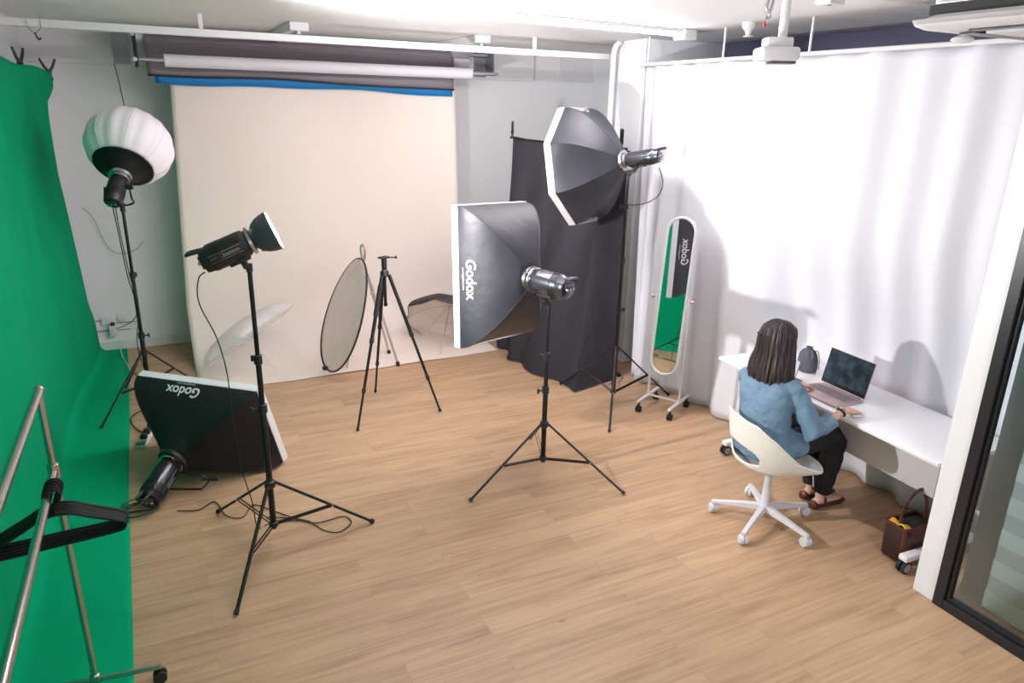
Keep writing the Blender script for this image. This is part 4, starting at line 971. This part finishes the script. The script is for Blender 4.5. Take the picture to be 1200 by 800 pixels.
hb.grid(lambda u, v: hair_pt(lerp(-TH - .0, TH, u), v), 150, 44)
# fringe and front top cap swept back from the forehead
def front_cap(u, v):
    th = lerp(TH - .05, 2 * PI - TH + .05, u); lim = .23 + .10 * abs(math.cos(th / 1)) ** 3 * 0 + .10 * abs(u - .5) * 2
    return hair_pt(th, v * lim, .01)
hb.grid(front_cap, 50, 14)
rnd = random.Random(3)
for k in range(340):
    th = rnd.uniform(-TH - .1, TH + .1); v0 = rnd.uniform(.0, .35); v1 = rnd.uniform(.82, 1.10) if rnd.random() < .8 else rnd.uniform(.6, .9)
    sway = rnd.uniform(-.22, .22); of = rnd.uniform(.0, .07); r = rnd.uniform(.0022, .0052)
    pts = [hair_pt(th + sway * j / 12 * math.sin(j / 3), lerp(v0, v1, j / 12), of) for j in range(13)]
    hb.tube(pts, [r * .6] + [r] * 10 + [r * .7, r * .2], 5)
hr_ = hb.build('hair', M['hair'], pr, solid=.006)
hx_ = hair_pt(-.1, .30, .12)
MB().ell(hx_, (.017, .026, .014)).build('hair_tie', M['rubber'], hr_)
sw = MB()
for k in range(60):
    th_ = rnd.uniform(.35, 1.6) * (1 if k % 2 else -1) ; v_ = rnd.uniform(.12, .30); q_ = hair_pt(th_, v_, .02)
    sw.tube([hair_pt(lerp(th_, -.1, j / 8), lerp(v_, .30, (j / 8) ** 1.5), .02 + .05 * (j / 8) + .02 * math.sin(PI * j / 8)) for j in range(9)], [.0015] + [.0045] * 6 + [.004, .003], 5)
sw.build('swept_back_strands', M['hair'], hr_)
pn = MB()
for k in range(26):
    s0 = rnd.uniform(-.10, .08)
    pn.tube([hx_ + V((0, rnd.uniform(-.006, .006), 0))] + [hair_pt(-.1 + s0 * j / 2, .34 + j * .07, .05) for j in range(1, 6)], [.004, .006, .006, .005, .004, .001], 5)
pn.build('ponytail', M['hair'], hr_)

# ================================================================ HANDBAG
t = thing('handbag', 'brown leather handbag with a tall handle and yellow cloth inside, under the desk end', 'handbag', (3.67, 2.19, 0))
bc = V((3.685, 2.195, 0)); Rb = -.06
bx_, by_ = V((math.cos(Rb), math.sin(Rb), 0)), V((-math.sin(Rb), math.cos(Rb), 0))
def bp(a, b, z): return bc + bx_ * a + by_ * b + Z_ * z
def brg(w, l, z, n=6):
    o_ = []
    for cx, cy, a0 in ((w - .015, l - .015, 0), (-w + .015, l - .015, 90), (-w + .015, -l + .015, 180), (w - .015, -l + .015, 270)):
        for k in range(n): a_ = math.radians(a0 + k * 90 / (n - 1)); o_.append(bp(cx + .015 * math.cos(a_), cy + .015 * math.sin(a_), z))
    return o_
MB().rings([brg(.105, .062, .004), brg(.115, .068, .02), brg(.120, .070, .13), brg(.125, .072, .235), brg(.117, .064, .235), brg(.112, .062, .16), brg(.112, .062, .15)], cap=True).build('body', M['bag'], t)
MB().box(bp(-.1215, 0, .12), (.004, .10, .20), R=Matrix.Rotation(Rb, 3, 'Z') @ Matrix.Rotation(-.03, 3, 'Y'), bevel=.001).build('side_gusset', M['bagside'], t)
MB().tube(smooth_path([bp(-.10, -.02, .22), bp(-.085, .0, .31), bp(-.02, .0, .41), bp(.05, .0, .42), bp(.10, .0, .34), bp(.115, -.01, .21)], 7), .013, 10, flat=.45).build('handle', M['bag'], t)
for a_ in (.10, -.09): MB().cyl(bp(a_, -.078, .20), bp(a_, -.068, .20), .014).build('ring', M['hem'], t)
MB().grid(lambda u, v: bp(lerp(-.115, -.07, v), lerp(-.062, .062, u), .228 + .016 * math.sin(u * 5) * (1 - v) + .008 * math.sin(u * 9)), 16, 6).build('yellow_scarf', M['yellow'], t, solid=.008)
MB().grid(lambda u, v: bp(lerp(-.07, .110, v), lerp(-.060, .060, u), .214 + .012 * noise.noise(V((u * 4, v * 4, 0)))), 12, 12).build('dark_lining', M['hem'], t, solid=.01)

# ================================================================ GARMENT RACK + HANGERS
t = thing('garment_rack', 'chrome two-rail garment rack standing on the green cloth in the near left corner', 'garment rack', (-.5, 3.04, 0))
P0 = V((-.484, 2.971, 0))
MB().cyl(P0 + Z_ * .07, P0 + Z_ * 1.40, .0125, seg=18).build('post', M['chrome'], t)
MB().tube([(-.484, 2.985, 1.405), (-.484, -.4, 1.405)], .0165, 20).lathe([(.017, 0), (.019, .004), (.019, .014), (.008, .020)], (-.484, 2.98, 1.405), (0, 1, 0), 20).build('top_rail', M['chrome'], t)
MB().tube([(-.484, 2.965, 1.078), (-.484, -.4, 1.078)], .0155, 20).build('lower_rail', M['chrome'], t)
MB().lathe([(.014, 1.045), (.021, 1.05), (.021, 1.105), (.014, 1.11)], P0, (0, 0, 1), 18).build('joint_collar', M['chrome'], t)
MB().tube([P0 + V((-.25, .035, .075)), P0 + V((.255, -.035, .075))], .0125, 16).build('base_bar', M['chrome'], t)
MB().lathe([(.014, .055), (.02, .06), (.02, .10), (.014, .105)], P0, (0, 0, 1), 18).build('base_joint', M['chrome'], t)
for s_ in (1, -1):
    q = P0 + V((.245 * s_, -.034 * s_, .0285))
    MB().cyl(q + V((0, -.022, 0)), q + V((0, -.006, 0)), .028).cyl(q + V((0, .006, 0)), q + V((0, .022, 0)), .028).cyl(q, q + V((0, 0, .05)), .010).build('caster', M['rubber'], t)
MB().cyl((-.484, -.4, .02), (-.484, -.4, 1.40), .0125).build('post', M['chrome'], t)

def mk_hanger(label):
    h = thing('coat_hanger', label, 'coat hanger', (-.495, 2.62, 1.045), 'black coat hangers bunched on the lower rail')
    o_ = V(h.location)
    hk = [V((.0, 0, -.075)), V((.0, 0, -.035)), V((.018, 0, -.018)), V((.026, 0, .006)), V((.015, 0, .027)), V((-.008, 0, .030)), V((-.024, 0, .016)), V((-.026, 0, -.004))]
    MB().tube(smooth_path([o_ + p for p in hk], 5), .0055, 10).build('hook', M['velvet'], h)
    b = [V((0, 0, -.068)), V((.05, 0, -.078)), V((.10, 0, -.105)), V((.18, 0, -.145)), V((.212, 0, -.166)), V((.209, 0, -.186)), V((.18, 0, -.195)), V((0, 0, -.195))]
    loop_ = smooth_path([o_ + p for p in b], 5); loop2 = [V((2 * o_.x - p.x, p.y, p.z)) for p in loop_[::-1]]
    MB().tube(loop_ + loop2[1:-1], .0105, 10, loop=True, flat=.6).build('frame', M['velvet'], h)
    return h
h0 = mk_hanger('black velvet coat hanger on the lower chrome rail, farthest of the bunch')
h0.location = (-.470, 2.830, 1.078); h0.rotation_euler = (0, 0, .06)
names = ['black velvet coat hanger, second from the far end of the bunch on the rail', 'black velvet coat hanger in the middle of the bunch on the lower chrome rail',
         'black velvet coat hanger, second from the near end of the bunch on the rail', 'black velvet coat hanger on the lower chrome rail, nearest of the bunch']
for i, nm_ in enumerate(names):
    c_ = h0.copy(); C.objects.link(c_); c_.location = (-.470, 2.830 - .021 * (i + 1), 1.078); c_.rotation_euler = (0, 0, .06 + (-.09, -.03, .03, .10)[i] * .4); c_['label'] = nm_
    for ch in list(h0.children): d_ = ch.copy(); C.objects.link(d_); d_.parent = c_

# ================================================================ CABLES, SOCKETS
def cable(name, label, pts, r=.0035, m='cable', n=8): return tag(MB().tube(smooth_path(pts, n), r, 6).build(name, M[m]), label, 'cable')
cable('power_cable', 'black cable hanging in a curve from the reflector strobe and crossing the fallen softbox', [(.17, 3.79, 1.635), (.135, 3.79, 1.60), (.125, 3.79, 1.48), (.19, 3.80, 1.28), (.22, 3.80, 1.08), (.225, 3.86, .85), (.25, 3.95, .45), (.29, 4.0, .20), (.31, 4.0, .012), (.40, 4.03, .008), (.55, 3.98, .008)])
cable('power_cable', 'thin black cable looping over the floor between the left stand legs', [(-.12, 4.40, .008), (.0, 4.36, .008), (.10, 4.42, .008), (.15, 4.22, .008), (.24, 4.16, .008), (.32, 4.28, .008), (.45, 4.12, .008), (.62, 3.92, .008), (.80, 3.92, .008), (.83, 3.83, .008), (.74, 3.76, .008), (.66, 3.82, .008), (.60, 3.95, .008), (.50, 4.03, .008), (.38, 4.1, .008)])
cable('power_cable', 'coiled black cable around the strobe on the floor', [(-.42, 4.50, .01)] + [(-.33 + .10 * math.cos(k * .9), 4.48 + .10 * math.sin(k * .9), .012 + .004 * k) for k in range(12)] + [(-.30, 4.55, .05)], .0045)
cable('power_cable', 'thin black cable hanging beside the lantern stand down to the wall sockets', [tuple(tl), (-.30, 6.22, 1.45), (-.285, 6.3, 1.1), (-.26, 6.5, .8), (-.33, 7.0, .55), (-.50, 7.80, .27), (-.55, 7.93, .25)], .004)
cable('power_cable', 'black cable running down close to the lantern stand pole', [tuple(tl + V((.02, 0, 0))), (-.29, 6.2, 1.5), (-.27, 6.24, 1.15), (-.24, 6.22, .85), (-.285, 6.20, .55), (-.22, 6.1, .2), (-.15, 5.95, .01), (-.25, 5.9, .01)], .0035)
cable('power_cable', 'black cable loop lying beside the green cloth edge behind the power strip', [(-.20, 5.60, .01), (-.34, 5.75, .01), (-.40, 6.0, .012), (-.33, 6.15, .012), (-.22, 6.1, .01), (-.28, 5.95, .01), (-.15, 5.85, .01)], .005)
cable('power_cable', 'short black cable hanging behind the octagonal softbox light', [(3.56, 4.65, 2.02), (3.62, 4.66, 1.90), (3.60, 4.68, 1.80), (3.50, 4.70, 1.74), (3.38, 4.75, 1.72)], .004)
cable('blind_cord', 'thin dark cord hanging from the left roll bracket behind the lantern', [(-.20, 7.49, 2.73), (-.185, 7.49, 2.6), (-.17, 7.49, 2.4), (-.165, 7.49, 2.2)], .004)
cable('wall_cable', 'thin grey cable sagging against the back wall left of the lantern stand', [(-.66, 7.93, 1.45), (-.58, 7.93, 1.35), (-.50, 7.93, 1.08), (-.40, 7.93, .99), (-.25, 7.93, 1.02), (-.18, 7.93, 1.10)], .004, 'dimcable') if 'dimcable' in M else cable('wall_cable', 'thin grey cable sagging against the back wall left of the lantern stand', [(-.66, 7.93, 1.45), (-.58, 7.93, 1.35), (-.50, 7.93, 1.08), (-.40, 7.93, .99), (-.25, 7.93, 1.02), (-.18, 7.93, 1.10)], .003, 'keys')
cable('white_cable', 'white cable trailing over the green cloth behind the lantern stand', [(-.52, 7.9, .12), (-.50, 7.7, .012), (-.42, 7.2, .012), (-.44, 6.95, .012), (-.40, 6.8, .012)], .004, 'whitecable')
cable('floor_cable', 'orange-brown cable tangle on the floor behind the tall back stand', [(3.62, 5.5, .01), (3.70, 5.25, .01), (3.62, 5.05, .01), (3.50, 5.02, .01), (3.55, 5.15, .01), (3.75, 5.2, .01), (3.86, 5.45, .01), (3.60, 5.6, .01), (3.8, 5.56, .01)], .005, 'rose')
t = thing('wall_socket', 'white double socket plates on the back wall near the green cloth', 'socket', (-.55, 7.94, .3))
for x_, z_, w_ in ((-.60, .31, .11), (-.46, .335, .09)): MB().box((x_, 7.952, z_), (w_, .014, .085), bevel=.003).build('plate', M['white'], t)
MB().box((-.56, 7.93, .215), (.07, .05, .11), bevel=.006).build('adapter', M['white'], t)
MB().box((-.555, 7.915, .285), (.035, .035, .03), bevel=.005).build('plug', M['cable'], t)
MB().tube([(-.90, 7.945, .325), (-.64, 7.945, .325)], .005, 6).tube([(-.90, 7.945, .22), (-.40, 7.945, .21)], .005, 6).tube([(-.52, 7.945, .285), (-.30, 7.945, .285)], .004, 6).build('wire', M['dimink'], t)
t = thing('power_strip', 'white power strip with black plugs on the floor by the fallen softbox', 'power strip', (-.28, 5.6, 0))
pa, pb = V((-.325, 5.43, .02)), V((-.235, 5.80, .02)); pd = (pb - pa).normalized()
Rps = Matrix.Rotation(math.atan2(pd.y, pd.x), 3, 'Z')
MB().box((pa + pb) / 2, ((pb - pa).length, .06, .035), R=Rps, bevel=.006).build('body', M['white'], t)
MB().box(pa + pd * .03 + Z_ * .018, (.07, .058, .006), R=Rps, bevel=.002).build('green_end', M['powergreen'], t)
for k in (.10, .19, .30): MB().box(pa + pd * k + Z_ * .035, (.045, .045, .04), R=Rps, bevel=.006).build('plug', M['cable'], t)

# ================================================================ LIGHT
L = bpy.data.lights.new('strobe_bulb', 'POINT'); L.energy = 340; L.shadow_soft_size = .022; L.color = (1, .955, .97)
lo = bpy.data.objects.new('strobe_bulb_light', L); C.objects.link(lo); lo.location = BULB
# fill panels added on the unseen ceiling behind the camera, brightening the near side
for i, (x, y, e) in enumerate(((2.3, -.2, 38), (2.3, 3.6, 0), (.2, -.9, 8))):
    if e == 0: continue
    t = thing('added_fill_panel', 'square fill light panel added on the ceiling ' + ('over the near right floor' if i == 0 else 'over the near left corner'), 'ceiling light', (x, y, 3.0))
    MB().box((x, y, 3.03), (.62, .62, .04), bevel=.004).build('frame', M['trim'], t)
    A_ = bpy.data.lights.new('panel', 'AREA'); A_.shape = 'SQUARE'; A_.size = .56; A_.energy = e; A_.color = (.96, .98, 1)
    ao = bpy.data.objects.new('fill_panel_light', A_); C.objects.link(ao); ao.location = (x, y, 3.0)
W = bpy.data.worlds.new('w'); sc.world = W; W.use_nodes = True
W.node_tree.nodes['Background'].inputs[0].default_value = (.93, .90, 1, 1); W.node_tree.nodes['Background'].inputs[1].default_value = 1.15

# ================================================================ CAMERA
cam = bpy.data.cameras.new('cam'); co = bpy.data.objects.new('camera', cam); C.objects.link(co); sc.camera = co
cam.sensor_width = 36; cam.lens = 836.372 / 1200 * 36; cam.clip_start = .05
yaw, pitch, roll = 0.461031464, 0.317978850, 0.0229858692
f_ = V((math.sin(yaw) * math.cos(pitch), math.cos(yaw) * math.cos(pitch), -math.sin(pitch))); r_ = V((math.cos(yaw), -math.sin(yaw), 0)); u_ = r_.cross(f_)
r2 = r_ * math.cos(roll) + u_ * math.sin(roll); u2 = -r_ * math.sin(roll) + u_ * math.cos(roll)
co.matrix_world = Matrix.Translation((0, 0, 2.45)) @ Matrix((r2, u2, -f_)).transposed().to_4x4()
sc.view_settings.view_transform = 'Standard'; sc.view_settings.look = 'None'; sc.view_settings.gamma = 1; sc.view_settings.use_curve_mapping = False
sc.view_settings.exposure = 0.0
sc.cycles.max_bounces = 8; sc.cycles.sample_clamp_indirect = 6; sc.cycles.use_denoising = True
